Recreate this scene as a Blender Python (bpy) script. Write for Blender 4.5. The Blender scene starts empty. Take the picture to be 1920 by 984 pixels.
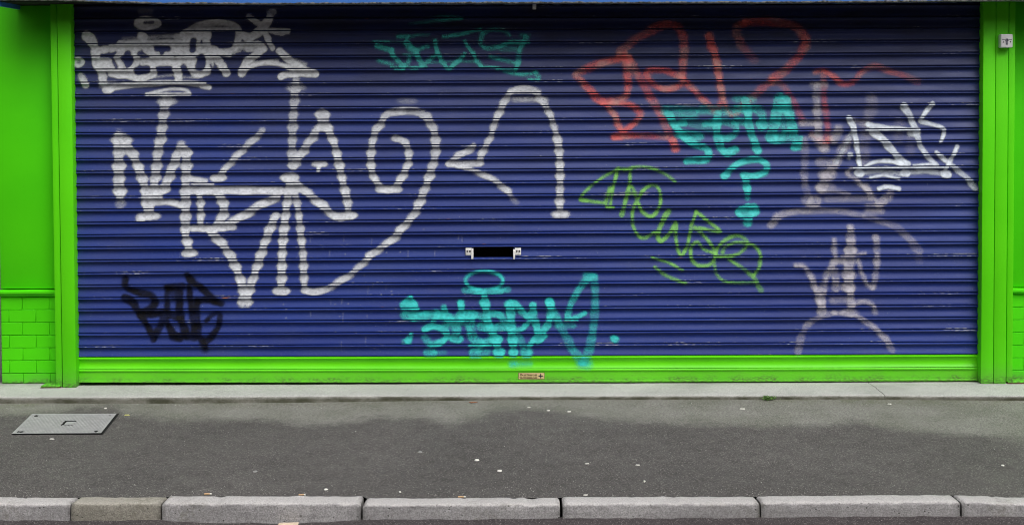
import bpy, bmesh, math, random
import numpy as np
from mathutils import Vector, Matrix

random.seed(7)
rng = np.random.default_rng(11)
SC = bpy.context.scene
COL = SC.collection
R = math.radians

# ------------------------------------------------------------------ camera
F = 2500.0                 # focal length in photo pixels (photo is 1920 wide)
CX, CY = 960.0, 256.0      # principal point (the photo is cropped from the top)
TH, RO = R(1.86), R(0.24)
D, HC = 8.09, 1.772
_r = np.array([1.0, 0, 0]); _f = np.array([0, math.cos(TH), -math.sin(TH)]); _u = np.array([0, math.sin(TH), math.cos(TH)])
CR = _r * math.cos(RO) - _u * math.sin(RO)
CU = _u * math.cos(RO) + _r * math.sin(RO)
CP = np.array([0, -D, HC])

def ray(px, py):
    return CR * (px - CX) + CU * (CY - py) + _f * F

def onY(px, py, Y=0.0):          # photo point -> point on the vertical plane at depth Y
    d = ray(px, py); return CP + d * ((Y - CP[1]) / d[1])

def onZ(px, py, Z=0.0):          # photo point -> point on the horizontal plane at height Z
    d = ray(px, py); return CP + d * ((Z - CP[2]) / d[2])

cam = bpy.data.cameras.new('camera'); co = bpy.data.objects.new('camera', cam); COL.objects.link(co)
cam.sensor_fit = 'HORIZONTAL'; cam.sensor_width = 36.0; cam.lens = F / 1920 * 36
cam.shift_y = -(492 - CY) / 1920
cam.clip_start = 0.1; cam.clip_end = 500
m = Matrix.Identity(4)
for i in range(3):
    m[i][0], m[i][1], m[i][2], m[i][3] = CR[i], CU[i], -_f[i], CP[i]
co.matrix_world = m
SC.camera = co

# ------------------------------------------------------------------ node helpers
class NT:
    def __init__(s, name):
        s.mat = bpy.data.materials.new(name); s.mat.use_nodes = True
        s.t = s.mat.node_tree; s.t.nodes.clear()
        s.out = s.n('ShaderNodeOutputMaterial')
    def n(s, typ, **kw):
        nd = s.t.nodes.new(typ)
        for k, v in kw.items():
            if k in nd.inputs.keys() if not k.startswith('_') else False: pass
            setattr(nd, k, v)
        return nd
    def l(s, a, b): s.t.links.new(a, b)
    def put(s, sock, v):
        if isinstance(v, bpy.types.NodeSocket): s.l(v, sock)
        elif isinstance(v, (tuple, list)) and len(v) == 3 and sock.type == 'RGBA': sock.default_value = (*v, 1)
        else: sock.default_value = v
    def math(s, op, a, b=None, c=None, clamp=False):
        nd = s.n('ShaderNodeMath', operation=op); nd.use_clamp = clamp
        s.put(nd.inputs[0], a)
        if b is not None: s.put(nd.inputs[1], b)
        if c is not None: s.put(nd.inputs[2], c)
        return nd.outputs[0]
    def mix(s, f, a, b, blend='MIX'):
        nd = s.n('ShaderNodeMix', data_type='RGBA', blend_type=blend)
        s.put(nd.inputs[0], f); s.put(nd.inputs[6], a); s.put(nd.inputs[7], b)
        return nd.outputs[2]
    def pos(s, scale=(1, 1, 1)):
        g = s.n('ShaderNodeNewGeometry')
        mp = s.n('ShaderNodeMapping'); mp.inputs['Scale'].default_value = scale
        s.l(g.outputs['Position'], mp.inputs['Vector']); return mp.outputs[0]
    def noise(s, scale, detail=2.0, vec=None, rough=0.5, stretch=(1, 1, 1)):
        nd = s.n('ShaderNodeTexNoise'); nd.inputs['Scale'].default_value = scale
        nd.inputs['Detail'].default_value = detail; nd.inputs['Roughness'].default_value = rough
        s.l(vec if vec is not None else s.pos(stretch), nd.inputs['Vector']); return nd.outputs['Fac']
    def vor(s, scale, stretch=(1, 1, 1), feature='F1', out='Distance', rnd=1.0):
        nd = s.n('ShaderNodeTexVoronoi', feature=feature); nd.inputs['Scale'].default_value = scale
        nd.inputs['Randomness'].default_value = rnd
        s.l(s.pos(stretch), nd.inputs['Vector']); return nd.outputs[out]
    def ramp(s, v, a, b, lo=0.0, hi=1.0):      # smooth step
        nd = s.n('ShaderNodeMapRange', interpolation_type='SMOOTHSTEP')
        s.put(nd.inputs['Value'], v); nd.inputs['From Min'].default_value = a; nd.inputs['From Max'].default_value = b
        nd.inputs['To Min'].default_value = lo; nd.inputs['To Max'].default_value = hi; return nd.outputs[0]
    def attr(s, name):
        nd = s.n('ShaderNodeAttribute'); nd.attribute_name = name; return nd.outputs['Fac']
    def bump(s, h, strength=0.3, dist=0.002):
        nd = s.n('ShaderNodeBump'); nd.inputs['Strength'].default_value = strength; nd.inputs['Distance'].default_value = dist
        s.put(nd.inputs['Height'], h); return nd.outputs[0]
    def bsdf(s, col, rough=0.5, normal=None, metal=0.0, alpha=None, spec=0.5):
        b = s.n('ShaderNodeBsdfPrincipled')
        s.put(b.inputs['Base Color'], col); s.put(b.inputs['Roughness'], rough); s.put(b.inputs['Metallic'], metal)
        b.inputs['Specular IOR Level'].default_value = spec
        if normal is not None: s.l(normal, b.inputs['Normal'])
        if alpha is not None: s.put(b.inputs['Alpha'], alpha)
        s.l(b.outputs[0], s.out.inputs[0]); return s.mat

def simple(name, col, rough=0.5, metal=0.0, var=0.15, scale=60):
    t = NT(name); n = t.noise(scale, 3)
    c = t.mix(t.ramp(n, 0.3, 0.7), tuple(x * (1 - var) for x in col), tuple(min(1, x * (1 + var)) for x in col))
    return t.bsdf(c, rough, t.bump(n, 0.15, 0.001), metal)

# --- blue shutter paint
def mat_shutter():
    t = NT('blue_shutter_paint')
    big = t.noise(1.3, 4, stretch=(0.6, 1, 2.2)); mid = t.noise(9, 4, stretch=(0.35, 1, 1.6)); fine = t.noise(160, 2)
    base = t.mix(t.ramp(big, 0.3, 0.7), (0.006, 0.021, 0.165), (0.011, 0.034, 0.215))
    base = t.mix(t.math('MULTIPLY', t.ramp(mid, 0.42, 0.72), 0.30), base, (0.032, 0.050, 0.16))
    # grime, heavier where the wind leaves it
    g = t.noise(3.0, 5, stretch=(0.5, 1, 1.2), rough=0.65)
    base = t.mix(t.math('MULTIPLY', t.ramp(g, 0.55, 0.8), 0.3), base, (0.07, 0.075, 0.11))
    base = t.mix(t.math('MULTIPLY', t.ramp(fine, 0.55, 0.75), 0.22), base, (0.14, 0.17, 0.30))
    dz = t.attr('top_dark')
    base = t.mix(t.math('MULTIPLY', dz, t.ramp(mid, 0.2, 0.8, 0.55, 1.0)), base, (0.013, 0.013, 0.022))  # near-black tint, stronger towards the top slats
    fm = t.math('MULTIPLY', t.attr('film'), t.ramp(t.noise(4.5, 5, stretch=(0.4, 1, 1.4), rough=0.65), 0.3, 0.7, 0.25, 1.0))
    base = t.mix(t.math('MULTIPLY', fm, 0.27), base, (0.075, 0.083, 0.130))
    # chipped lips: pale scratches and the odd rust mark along the slat edges
    lip = t.attr('lip')
    sc = t.noise(130, 3, stretch=(0.28, 1, 1.0), rough=0.75); zone = t.noise(2.1, 2, stretch=(1, 1, 5.2))
    chip = t.math('MULTIPLY', lip, t.ramp(t.math('ADD', sc, t.math('MULTIPLY', t.math('SUBTRACT', zone, 0.5), 1.1)), 0.66, 0.80))
    base = t.mix(t.math('MULTIPLY', chip, 0.8), base, (0.36, 0.37, 0.42))
    rz = t.noise(4.3, 1, stretch=(1, 1, 7.7)); rs = t.noise(60, 2, stretch=(0.3, 1, 1))
    rust = t.math('MULTIPLY', lip, t.math('MULTIPLY', t.ramp(rz, 0.74, 0.78), t.ramp(rs, 0.45, 0.6)))
    base = t.mix(rust, base, (0.32, 0.11, 0.04))
    # pale specks
    sp = t.vor(55); spz = t.noise(24, 1)
    speck = t.math('MULTIPLY', t.ramp(sp, 0.10, 0.05), t.ramp(spz, 0.58, 0.68))
    base = t.mix(t.math('MULTIPLY', speck, 0.7), base, (0.5, 0.5, 0.52))
    rough = t.ramp(mid, 0.2, 0.8, 0.40, 0.58)
    return t.bsdf(base, rough, t.bump(t.noise(45, 3, stretch=(0.4, 1, 1)), 0.16, 0.002), spec=0.28)

def mat_green(name, c0, c1, rough=0.42, dirt_top=None, bump=0.1):
    t = NT(name)
    a = t.noise(2.0, 4); f = t.noise(70, 3)
    base = t.mix(t.ramp(a, 0.3, 0.7), c0, c1)
    base = t.mix(t.math('MULTIPLY', t.ramp(f, 0.62, 0.78), 0.12), base, (c0[0] * 0.5, c0[1] * 0.55, c0[2] * 0.5))
    if dirt_top is not None:     # splash dirt rising from the ground
        g = t.n('ShaderNodeNewGeometry'); sx = t.n('ShaderNodeSeparateXYZ'); t.l(g.outputs['Position'], sx.inputs[0])
        n2 = t.noise(14, 5, stretch=(0.6, 1, 1.2), rough=0.7); n3 = t.noise(90, 3, stretch=(0.6, 1, 1.6))
        h = t.math('ADD', sx.outputs['Z'], t.math('MULTIPLY', t.math('SUBTRACT', n2, 0.5), dirt_top * -2.4))
        d = t.math('MULTIPLY', t.ramp(h, dirt_top, 0.0), t.ramp(n3, 0.38, 0.62))
        base = t.mix(t.math('MULTIPLY', d, 0.85), base, (0.05, 0.055, 0.03))
        base = t.mix(t.math('MULTIPLY', t.ramp(h, dirt_top * 2.6, 0.0), 0.35), base, (0.16, 0.26, 0.08))
    return t.bsdf(base, rough, t.bump(t.noise(35, 3), bump, 0.002), spec=0.22)

def mat_paint(name, col, wear_light=0.0, gloss=0.5, tint=None, thin=0.7, spec=0.35):
    t = NT(name)
    a = t.attr('cover')
    n = t.noise(330, 2); n2 = t.noise(70, 4, stretch=(0.7, 1, 1))
    m_ = t.math('MULTIPLY', a, t.math('SUBTRACT', 1.0, a))
    al = t.math('ADD', a, t.math('MULTIPLY', t.math('SUBTRACT', n, 0.5), t.math('MULTIPLY', m_, 2.6)))
    al = t.math('MULTIPLY', al, t.ramp(n2, 0.25, 0.6, 0.84, 1.0))
    al = t.math('MULTIPLY', al, t.ramp(t.noise(11, 3, stretch=(1, 1, 1.6)), 0.32, 0.62, thin, 1.0))
    if wear_light > 0:
        w = t.noise(190, 4, stretch=(0.45, 1, 1), rough=0.75); z = t.noise(7, 2)
        k = t.math('MULTIPLY', t.ramp(w, 0.52, 0.66), t.ramp(z, 0.35, 0.75))
        al = t.math('SUBTRACT', al, t.math('MULTIPLY', k, wear_light))
    al = t.math('MAXIMUM', t.math('MINIMUM', al, 1.0), 0.0)
    c = t.mix(t.ramp(n2, 0.3, 0.7), tuple(x * 0.88 for x in col), col)
    if tint is not None:
        c = t.mix(t.ramp(t.noise(9, 2), 0.42, 0.68), c, tint)
    mt = t.bsdf(c, gloss, None, 0.0, al, spec)
    return mt

def mat_asphalt(name, c0, c1, moss=False):
    t = NT(name)
    big = t.noise(0.9, 4); mid = t.noise(7, 4, rough=0.65); f1 = t.noise(110, 3, rough=0.7); f2 = t.noise(330, 2)
    base = t.mix(t.ramp(big, 0.3, 0.7), c0, c1)
    base = t.mix(t.math('MULTIPLY', t.ramp(mid, 0.35, 0.7), 0.4), base, tuple(x * 0.78 for x in c0))
    if moss:
        st = t.attr('stain'); gr = t.attr('moss')
        stn = t.math('ADD', st, t.math('MULTIPLY', t.math('SUBTRACT', t.noise(16, 6, rough=0.75), 0.5), 0.7))
        stn = t.math('ADD', stn, t.math('MULTIPLY', t.math('SUBTRACT', t.noise(4.5, 4, stretch=(0.6, 1, 1), rough=0.65), 0.5), 0.7))
        sm = t.ramp(stn, 0.22, 0.85)
        pale = t.mix(t.ramp(t.noise(3, 4), 0.3, 0.7), (0.200, 0.205, 0.172), (0.275, 0.275, 0.248))
        base = t.mix(t.math('MULTIPLY', sm, 0.95), base, pale)
        gm = t.math('MULTIPLY', gr, t.ramp(t.noise(13, 5, rough=0.7), 0.3, 0.65))
        base = t.mix(t.math('MULTIPLY', gm, 0.8), base, (0.120, 0.140, 0.065))
    base = t.mix(t.math('MULTIPLY', t.ramp(f1, 0.38, 0.60), 0.8), base, (0.46, 0.46, 0.46), 'MULTIPLY')
    vc = t.vor(170, out='Color')
    sepn = t.n('ShaderNodeSeparateColor'); t.l(vc, sepn.inputs[0])
    ag = t.math('MULTIPLY', t.ramp(t.vor(170), 0.5, 0.2), t.ramp(sepn.outputs[0], 0.55, 0.95))
    base = t.mix(t.math('MULTIPLY', ag, 0.8), base, (0.34, 0.32, 0.30))
    base = t.mix(t.math('MULTIPLY', t.math('MULTIPLY', t.ramp(t.vor(90), 0.16, 0.08), t.ramp(t.noise(50, 1), 0.55, 0.66)), 0.8), base, (0.5, 0.5, 0.47))
    h = t.math('ADD', f1, t.math('MULTIPLY', t.vor(170), -0.8))
    return t.bsdf(base, t.ramp(mid, 0.3, 0.7, 0.72, 0.95), t.bump(h, 0.6, 0.003), spec=0.3)

def mat_concrete(name, c0, c1, dark=(0.06, 0.06, 0.05), mossy=0.0, pits=0.5, cracks=(), bumps=0.5, worn=None):
    t = NT(name)
    big = t.noise(2.2, 5, rough=0.6); mid = t.noise(18, 5, rough=0.7); f = t.noise(150, 3, rough=0.7)
    base = t.mix(t.ramp(big, 0.3, 0.7), c0, c1)
    base = t.mix(t.math('MULTIPLY', t.ramp(mid, 0.5, 0.78), 0.5), base, tuple(x * 0.55 for x in c0))
    gn = t.noise(62, 3, rough=0.8); base = t.mix(t.math('MULTIPLY', t.ramp(gn, 0.45, 0.64), 0.42), base, tuple(x * 0.50 for x in c0))
    base = t.mix(t.math('MULTIPLY', t.ramp(f, 0.42, 0.62), 0.6), base, tuple(x * 0.48 for x in c0))
    band = t.noise(5, 5, stretch=(0.25, 1, 7.0), rough=0.7)
    base = t.mix(t.math('MULTIPLY', t.ramp(band, 0.5, 0.75), 0.45), base, tuple(x * 0.5 for x in c0))
    pit = t.math('MULTIPLY', t.ramp(t.vor(48), 0.22, 0.10), t.ramp(t.noise(22, 2), 0.5, 0.62))
    base = t.mix(t.math('MULTIPLY', pit, pits), base, dark)
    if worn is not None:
        wt = t.ramp(t.math('ADD', t.attr('wear_light'), t.math('MULTIPLY', t.math('SUBTRACT', t.noise(40, 4, stretch=(0.5, 1, 1), rough=0.7), 0.5), 0.9)), 0.35, 0.75)
        base = t.mix(t.math('MULTIPLY', wt, 0.75), base, t.mix(t.ramp(f, 0.42, 0.62), worn, tuple(x * 0.72 for x in worn)))  # paler kerb top: traffic wear plus overhead light painted into the colour
        jd = t.math('MULTIPLY', t.attr('joint'), t.ramp(t.noise(30, 4, rough=0.7), 0.25, 0.6)); base = t.mix(t.math('MULTIPLY', jd, 0.65), base, (0.045, 0.042, 0.036))
        ly = t.math('MULTIPLY', t.ramp(t.noise(3.2, 4, rough=0.6), 0.55, 0.72), t.ramp(t.noise(45, 4, rough=0.75), 0.4, 0.65)); base = t.mix(t.math('MULTIPLY', ly, 0.55), base, (0.12, 0.115, 0.075))
    if mossy > 0:
        gr = t.attr('moss'); k = t.math('MULTIPLY', gr, t.ramp(t.noise(6, 5, stretch=(0.6, 1, 1), rough=0.7), 0.36, 0.62))
        base = t.mix(t.math('MULTIPLY', gr, 0.75), base, (0.12, 0.115, 0.085))
        base = t.mix(t.math('MULTIPLY', k, mossy), base, (0.040, 0.043, 0.020))
    for X0 in cracks:
        g = t.n('ShaderNodeNewGeometry'); sx = t.n('ShaderNodeSeparateXYZ'); t.l(g.outputs['Position'], sx.inputs[0])
        w = t.math('MULTIPLY', t.math('SUBTRACT', t.noise(9, 4, stretch=(0, 1, 1), rough=0.7), 0.5), 0.05)
        dx = t.math('ABSOLUTE', t.math('SUBTRACT', t.math('ADD', sx.outputs['X'], w), X0))
        base = t.mix(t.math('MULTIPLY', t.ramp(dx, 0.0036, 0.0010), t.ramp(t.noise(30, 2), 0.25, 0.5)), base, (0.07, 0.07, 0.06))
    h = t.math('ADD', t.math('ADD', f, mid), t.math('MULTIPLY', pit, -1.5))
    return t.bsdf(base, 0.85, t.bump(h, bumps, 0.004), spec=0.3)

M = {}
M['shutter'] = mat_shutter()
M['green_post'] = mat_green('green_post_paint', (0.095, 0.66, 0.003), (0.115, 0.72, 0.005), 0.5, 0.06)
M['green_wall'] = mat_green('green_wall_paint', (0.068, 0.63, 0.001), (0.080, 0.69, 0.001), 0.6, 0.04, 0.2)
M['green_rail'] = mat_green('green_rail_paint', (0.105, 0.62, 0.004), (0.130, 0.69, 0.007), 0.38, 0.05)
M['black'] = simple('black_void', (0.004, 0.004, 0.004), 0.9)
M['rust'] = simple('rusty_steel', (0.09, 0.035, 0.015), 0.9, 0.0, 0.5, 80)
M['zinc'] = simple('zinc_bracket', (0.80, 0.79, 0.76), 0.45, 0.0, 0.12, 90)
M['plastic'] = simple('white_switch_cover', (0.84, 0.83, 0.84), 0.35, 0.0, 0.05, 40)
M['steel'] = simple('grey_lock_steel', (0.28, 0.28, 0.33), 0.35, 0.6)
M['dark'] = simple('dark_print', (0.03, 0.025, 0.03), 0.6)
M['brown'] = simple('brown_print', (0.10, 0.055, 0.02), 0.6)
M['cream'] = simple('cream_label', (0.62, 0.50, 0.24), 0.5, 0.0, 0.15, 300)
M['blue_fascia'] = None
M['road'] = mat_asphalt('road_asphalt', (0.060, 0.051, 0.054), (0.075, 0.064, 0.066))
M['pavement'] = mat_asphalt('pavement_asphalt', (0.098, 0.093, 0.089), (0.132, 0.125, 0.119), True)
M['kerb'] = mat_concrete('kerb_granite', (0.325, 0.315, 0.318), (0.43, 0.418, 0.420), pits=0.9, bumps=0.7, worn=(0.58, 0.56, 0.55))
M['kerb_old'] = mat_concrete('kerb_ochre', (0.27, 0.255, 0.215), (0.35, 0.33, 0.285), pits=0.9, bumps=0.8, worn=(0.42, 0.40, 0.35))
M['gum'] = simple('flattened_gum', (0.72, 0.71, 0.66), 0.7, 0.0, 0.1, 200)
M['gum_grey'] = simple('trodden_gum', (0.27, 0.27, 0.26), 0.8, 0.0, 0.15, 200)
M['paper'] = simple('white_paper', (0.66, 0.65, 0.60), 0.8, 0.0, 0.15, 150)
M['filter'] = simple('cigarette_filter', (0.50, 0.33, 0.18), 0.8, 0.0, 0.2, 300)
M['leaf'] = simple('yellow_leaf', (0.45, 0.45, 0.16), 0.7, 0.0, 0.2, 200)
M['twig'] = simple('brown_twig', (0.22, 0.09, 0.04), 0.8, 0.0, 0.25, 200)
M['card'] = simple('beige_card', (0.62, 0.50, 0.38), 0.8)
M['weed'] = simple('weed_leaf', (0.13, 0.26, 0.06), 0.7, 0.0, 0.45, 120)
M['grit'] = simple('pale_grit', (0.5, 0.49, 0.45), 0.85, 0.0, 0.35, 60)
M['neighbour'] = mat_concrete('neighbour_render', (0.25, 0.25, 0.25), (0.32, 0.32, 0.31))
M['brick'] = simple('upper_brick', (0.20, 0.10, 0.07), 0.85, 0.0, 0.3, 8)
def mat_fascia():
    t = NT('blue_fascia_paint')
    g = t.n('ShaderNodeNewGeometry'); sx = t.n('ShaderNodeSeparateXYZ'); t.l(g.outputs['Position'], sx.inputs[0])
    a = t.attr('edge'); n = t.noise(26, 5, stretch=(0.5, 1, 1), rough=0.7)
    k = t.ramp(t.math('ADD', a, t.math('MULTIPLY', t.math('SUBTRACT', n, 0.5), 0.9)), 0.45, 0.65)
    base = t.mix(t.ramp(t.noise(3, 3), 0.3, 0.7), (0.035, 0.15, 0.50), (0.045, 0.18, 0.58))
    base = t.mix(k, base, t.mix(t.ramp(t.noise(60, 3), 0.35, 0.65), (0.07, 0.07, 0.06), (0.30, 0.30, 0.28)))
    return t.bsdf(base, 0.55)
M['blue_fascia'] = mat_fascia()
def mat_cover():
    t = NT('galvanised_cover')
    n = t.noise(30, 4); f = t.noise(240, 2)
    c = t.mix(t.ramp(n, 0.3, 0.7), (0.29, 0.29, 0.295), (0.36, 0.36, 0.365))
    c = t.mix(t.math('MULTIPLY', t.ramp(t.attr('low'), 0.2, 0.8), 0.4), c, (0.18, 0.18, 0.175))
    c = t.mix(t.math('MULTIPLY', t.ramp(f, 0.55, 0.75), 0.3), c, (0.12, 0.12, 0.12))
    return t.bsdf(c, 0.6, None, 0.0)
M['cover'] = mat_cover()

# ------------------------------------------------------------------ object helpers
def tag(o, label=None, cat=None, group=None, kind=None):
    if label: o['label'] = label
    if cat: o['category'] = cat
    if group: o['group'] = group
    if kind: o['kind'] = kind
    return o

def empty(name, loc, label, cat, group=None):
    o = bpy.data.objects.new(name, None); COL.objects.link(o); o.location = loc
    o.empty_display_size = 0.1
    return tag(o, label, cat, group)

def link(name, me, parent=None):
    o = bpy.data.objects.new(name, me); COL.objects.link(o)
    if parent is not None:
        o.parent = parent
        org = np.array(parent.location) if parent.parent is None else np.zeros(3)
        o.matrix_parent_inverse = Matrix.Translation(Vector(-org))
    return o

def mesh(name, V, Fc, mat, parent=None, smooth=False, sharp=None, attrs=None):
    me = bpy.data.meshes.new(name)
    V = np.asarray(V, dtype=np.float32).reshape(-1, 3); Fc = np.asarray(Fc, dtype=np.int32)
    if Fc.ndim == 2:
        k = Fc.shape[1]
        me.vertices.add(len(V)); me.vertices.foreach_set('co', V.ravel())
        me.loops.add(Fc.size); me.loops.foreach_set('vertex_index', Fc.ravel())
        me.polygons.add(len(Fc)); me.polygons.foreach_set('loop_start', np.arange(0, Fc.size, k, dtype=np.int32))
        me.update(calc_edges=True)
    me.materials.append(mat)
    if smooth:
        me.polygons.foreach_set('use_smooth', np.ones(len(me.polygons), dtype=bool))
        if sharp: me.set_sharp_from_angle(angle=R(sharp))
    for k, v in (attrs or {}).items():
        a = me.attributes.new(k, 'FLOAT', 'POINT'); a.data.foreach_set('value', np.asarray(v, dtype=np.float32).ravel())
    me.validate(); me.update()
    return link(name, me, parent)

def grid_faces(nr, nc, keep=None):
    i = np.arange(nr * nc).reshape(nr, nc)
    q = np.stack([i[:-1, :-1], i[:-1, 1:], i[1:, 1:], i[1:, :-1]], -1)
    if keep is not None: q = q[keep]
    return q.reshape(-1, 4)

def compact(V, Fc, attrs):
    used = np.unique(Fc); mp = -np.ones(len(V), dtype=np.int64); mp[used] = np.arange(len(used))
    return V[used], mp[Fc], {k: np.asarray(v).ravel()[used] for k, v in attrs.items()}

def bm_obj(name, bm, mat, parent=None, smooth=False):
    me = bpy.data.meshes.new(name); bm.normal_update(); bm.to_mesh(me); bm.free()
    if isinstance(mat, (list, tuple)):
        for q in mat: me.materials.append(q)
    else: me.materials.append(mat)
    if smooth:
        me.polygons.foreach_set('use_smooth', np.ones(len(me.polygons), dtype=bool)); me.set_sharp_from_angle(angle=R(40))
    return link(name, me, parent)

def add_box(bm, x0, x1, y0, y1, z0, z1, bev=0.0, seg=2, mi=0):
    r = bmesh.ops.create_cube(bm, size=1.0)
    vs = r['verts']
    for v in vs:
        v.co.x = x0 if v.co.x < 0 else x1; v.co.y = y0 if v.co.y < 0 else y1; v.co.z = z0 if v.co.z < 0 else z1
    fs = {f for v in vs for f in v.link_faces}
    for f in fs: f.material_index = mi
    if bev > 0:
        es = list({e for v in vs for e in v.link_edges})
        r2 = bmesh.ops.bevel(bm, geom=es, offset=bev, segments=seg, profile=0.5, affect='EDGES')
        for f in r2['faces']: f.material_index = mi

def box(name, mat, parent, *a, bev=0.002, seg=2):
    bm = bmesh.new(); add_box(bm, *a, bev=bev, seg=seg); return bm_obj(name, bm, mat, parent, smooth=True)

def vnoise(x, y, seed=0, oct=4, f=1.0):           # cheap value noise, numpy
    out = np.zeros(np.broadcast(x, y).shape); amp = 1.0
    for o in range(oct):
        X, Y = x * f, y * f
        xi, yi = np.floor(X).astype(np.int64), np.floor(Y).astype(np.int64)
        fx, fy = X - xi, Y - yi; fx = fx * fx * (3 - 2 * fx); fy = fy * fy * (3 - 2 * fy)
        def h(a, b):
            v = np.sin((a * 127.1 + b * 311.7 + seed * 74.7 + o * 19.3)) * 43758.5453
            return v - np.floor(v)
        v = (h(xi, yi) * (1 - fx) + h(xi + 1, yi) * fx) * (1 - fy) + (h(xi, yi + 1) * (1 - fx) + h(xi + 1, yi + 1) * fx) * fy
        out += amp * (v - 0.5); amp *= 0.5; f *= 2.03
    return out

# ------------------------------------------------------------------ slat layout
JL = [10, 34, 59, 82, 105.5, 130, 154.5, 178, 201.5, 225.5, 249, 272.5, 297.5, 321, 344.5, 368.5, 392, 416.5, 440, 463, 487, 511, 534, 557.5, 579.5, 602, 624.7, 647.5, 669]
JM = [8.5, 32.5, 55.7, 79, 103, 127.5, 152, 174.5, 199, 222.5, 247, 271, 294.5, 317, 340, 364, 387.5, 411, 434.5, 458.5, 482, 504.5, 529, 552, 575.5, 598.5, 621.5, 644.5, 667]
JR = [7.5, 31, 52.5, 76, 99.5, 124, 148, 172, 195, 219, 242, 264.75, 289.5, 312.5, 336, 360, 384, 407.5, 431, 454.5, 478, 501, 524.5, 548.5, 572, 595, 617.5, 641.5, 664.5]
joint_fit = []
for a, b, c in zip(JL, JM, JR):
    p = [onY(200, a), onY(960, b), onY(1640, c)]
    joint_fit.append(np.polyfit([q[0] for q in p], [q[2] for q in p], 2))
# two more slats above, hidden behind the fascia
for _ in range(2):
    q = joint_fit[0].copy(); q[2] += 0.077; joint_fit.insert(0, q)
rail_fit = np.polyfit([onY(200, 716.5)[0], onY(960, 716)[0], onY(1640, 714)[0]], [onY(200, 716.5)[2], onY(960, 716)[2], onY(1640, 714)[2]], 2)
NS = len(joint_fit) - 1

PROF = [(0.00, -9), (0.036, -9), (0.040, -4.5), (0.060, -1.5), (0.080, 2.0), (0.100, 5.0), (0.120, 7.2), (0.135, 7.6), (0.150, 6.0), (0.160, 2.0), (0.170, -2.0), (0.195, -6.0), (0.23, -8.8), (0.27, -10.8),
        (0.33, -12.3), (0.40, -12.6), (0.47, -12), (0.54, -10.7), (0.60, -9), (0.66, -7), (0.72, -4.9), (0.78, -2.7), (0.83, -1), (0.88, 0.6), (0.92, 1.6), (0.945, 2.2), (0.953, 2.2), (0.958, 1.0), (0.961, -9)]
RAIL = [(0.0, -6), (0.02, -6), (0.025, 0), (0.045, 5), (0.075, 6), (0.095, 3), (0.11, 0), (0.15, -5), (0.20, -8.5), (0.26, -10), (0.32, -9), (0.38, -6), (0.43, -2.5), (0.46, 0.5),
        (0.472, 1.5), (0.478, -3), (0.495, -3), (0.50, 2), (0.52, 5), (0.55, 6), (0.575, 4), (0.59, 0), (0.60, -1.5), (0.66, -2), (0.74, -2), (0.82, -2), (0.90, -2), (0.925, -2),
        (0.93, 7), (0.935, 9), (0.96, 9.5), (0.99, 9), (1.0, 8)]

def rows_for(k):     # (t, depth m) rows of slat k, row of the rail when k == NS
    return [(t, d / 1000 * (0.9 if k < NS else 1)) for t, d in (PROF if k < NS else RAIL)]

def zfun(k, t, X):
    a = np.polyval(joint_fit[k], X)
    b = np.polyval(joint_fit[k + 1], X) if k < NS else np.polyval(rail_fit, X)
    return a * (1 - t) + b * t

def dent(X, k):           # handling dents and bowing of the single slats
    k = k + 0.0 * X
    return 0.0012 * np.sin(X * 2.1 + k * 1.7) + 0.0030 * vnoise(X * 1.7, k * 3.37, 77, 3)

XL, XR = onY(118, 365)[0], onY(1862, 365)[0]
slot_x = (onY(886, 470)[0], onY(963, 470)[0]); SLOT_K = 19 + 2

sh = empty('roller_shutter', (0, 0, 0), 'wide closed blue roller shutter covered in graffiti tags above a green bottom rail', 'roller shutter')

cols = np.unique(np.concatenate([np.linspace(XL, XR, 330), np.array(slot_x)]))
rows = [(k, t, d) for k in range(NS) for t, d in rows_for(k)] + [(NS - 1, 1.0, -0.006)]
V = np.zeros((len(rows), len(cols), 3)); lip = np.zeros((len(rows), len(cols))); top_dark = np.zeros_like(lip); film = np.zeros_like(lip)
for i, (k, t, d) in enumerate(rows):
    V[i, :, 0] = cols; V[i, :, 1] = -d + dent(cols, k); V[i, :, 2] = zfun(k, t, cols)
    lip[i] = 1.0 if (0.07 < t < 0.14 or 0.90 < t < 0.955) else 0.0
    film[i] = np.clip(np.exp(-((k - 11) / 7.0) ** 2) + 0.7 * np.exp(-(cols - XL) / 0.5), 0, 1)
    top_dark[i] = 0.88 * np.clip((12 - k) / 9, 0, 1)
keep = np.ones((len(rows) - 1, len(cols) - 1), dtype=bool)
for i in range(len(rows) - 1):
    if rows[i][0] == SLOT_K and rows[i][1] >= 0.17:
        cc = 0.5 * (cols[:-1] + cols[1:]); keep[i, (cc > slot_x[0]) & (cc < slot_x[1])] = False
curt = mesh('curtain', V.reshape(-1, 3), grid_faces(len(rows), len(cols), keep)[:, ::-1], M['shutter'], sh, True, 50, {'lip': lip, 'top_dark': top_dark, 'film': film})

# bottom rail
cols2 = np.linspace(XL, XR, 90); rr = rows_for(NS)
V = np.zeros((len(rr) + 1, len(cols2), 3))
for i, (t, d) in enumerate(rr):
    V[i, :, 0] = cols2; V[i, :, 1] = -d; V[i, :, 2] = zfun(NS, t, cols2)
V[-1] = V[-2]; V[-1, :, 1] = 0.03
rail = mesh('bottom_rail', V.reshape(-1, 3), grid_faces(len(rr) + 1, len(cols2))[:, ::-1], M['green_rail'], sh, True, 45)

# small tab at the head of the curtain
p = onY(1002, 13, -0.02)
box('stop_tab', M['zinc'], sh, p[0] - 0.011, p[0] + 0.011, -0.030, -0.006, p[2] - 0.016, p[2] + 0.016)

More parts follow.
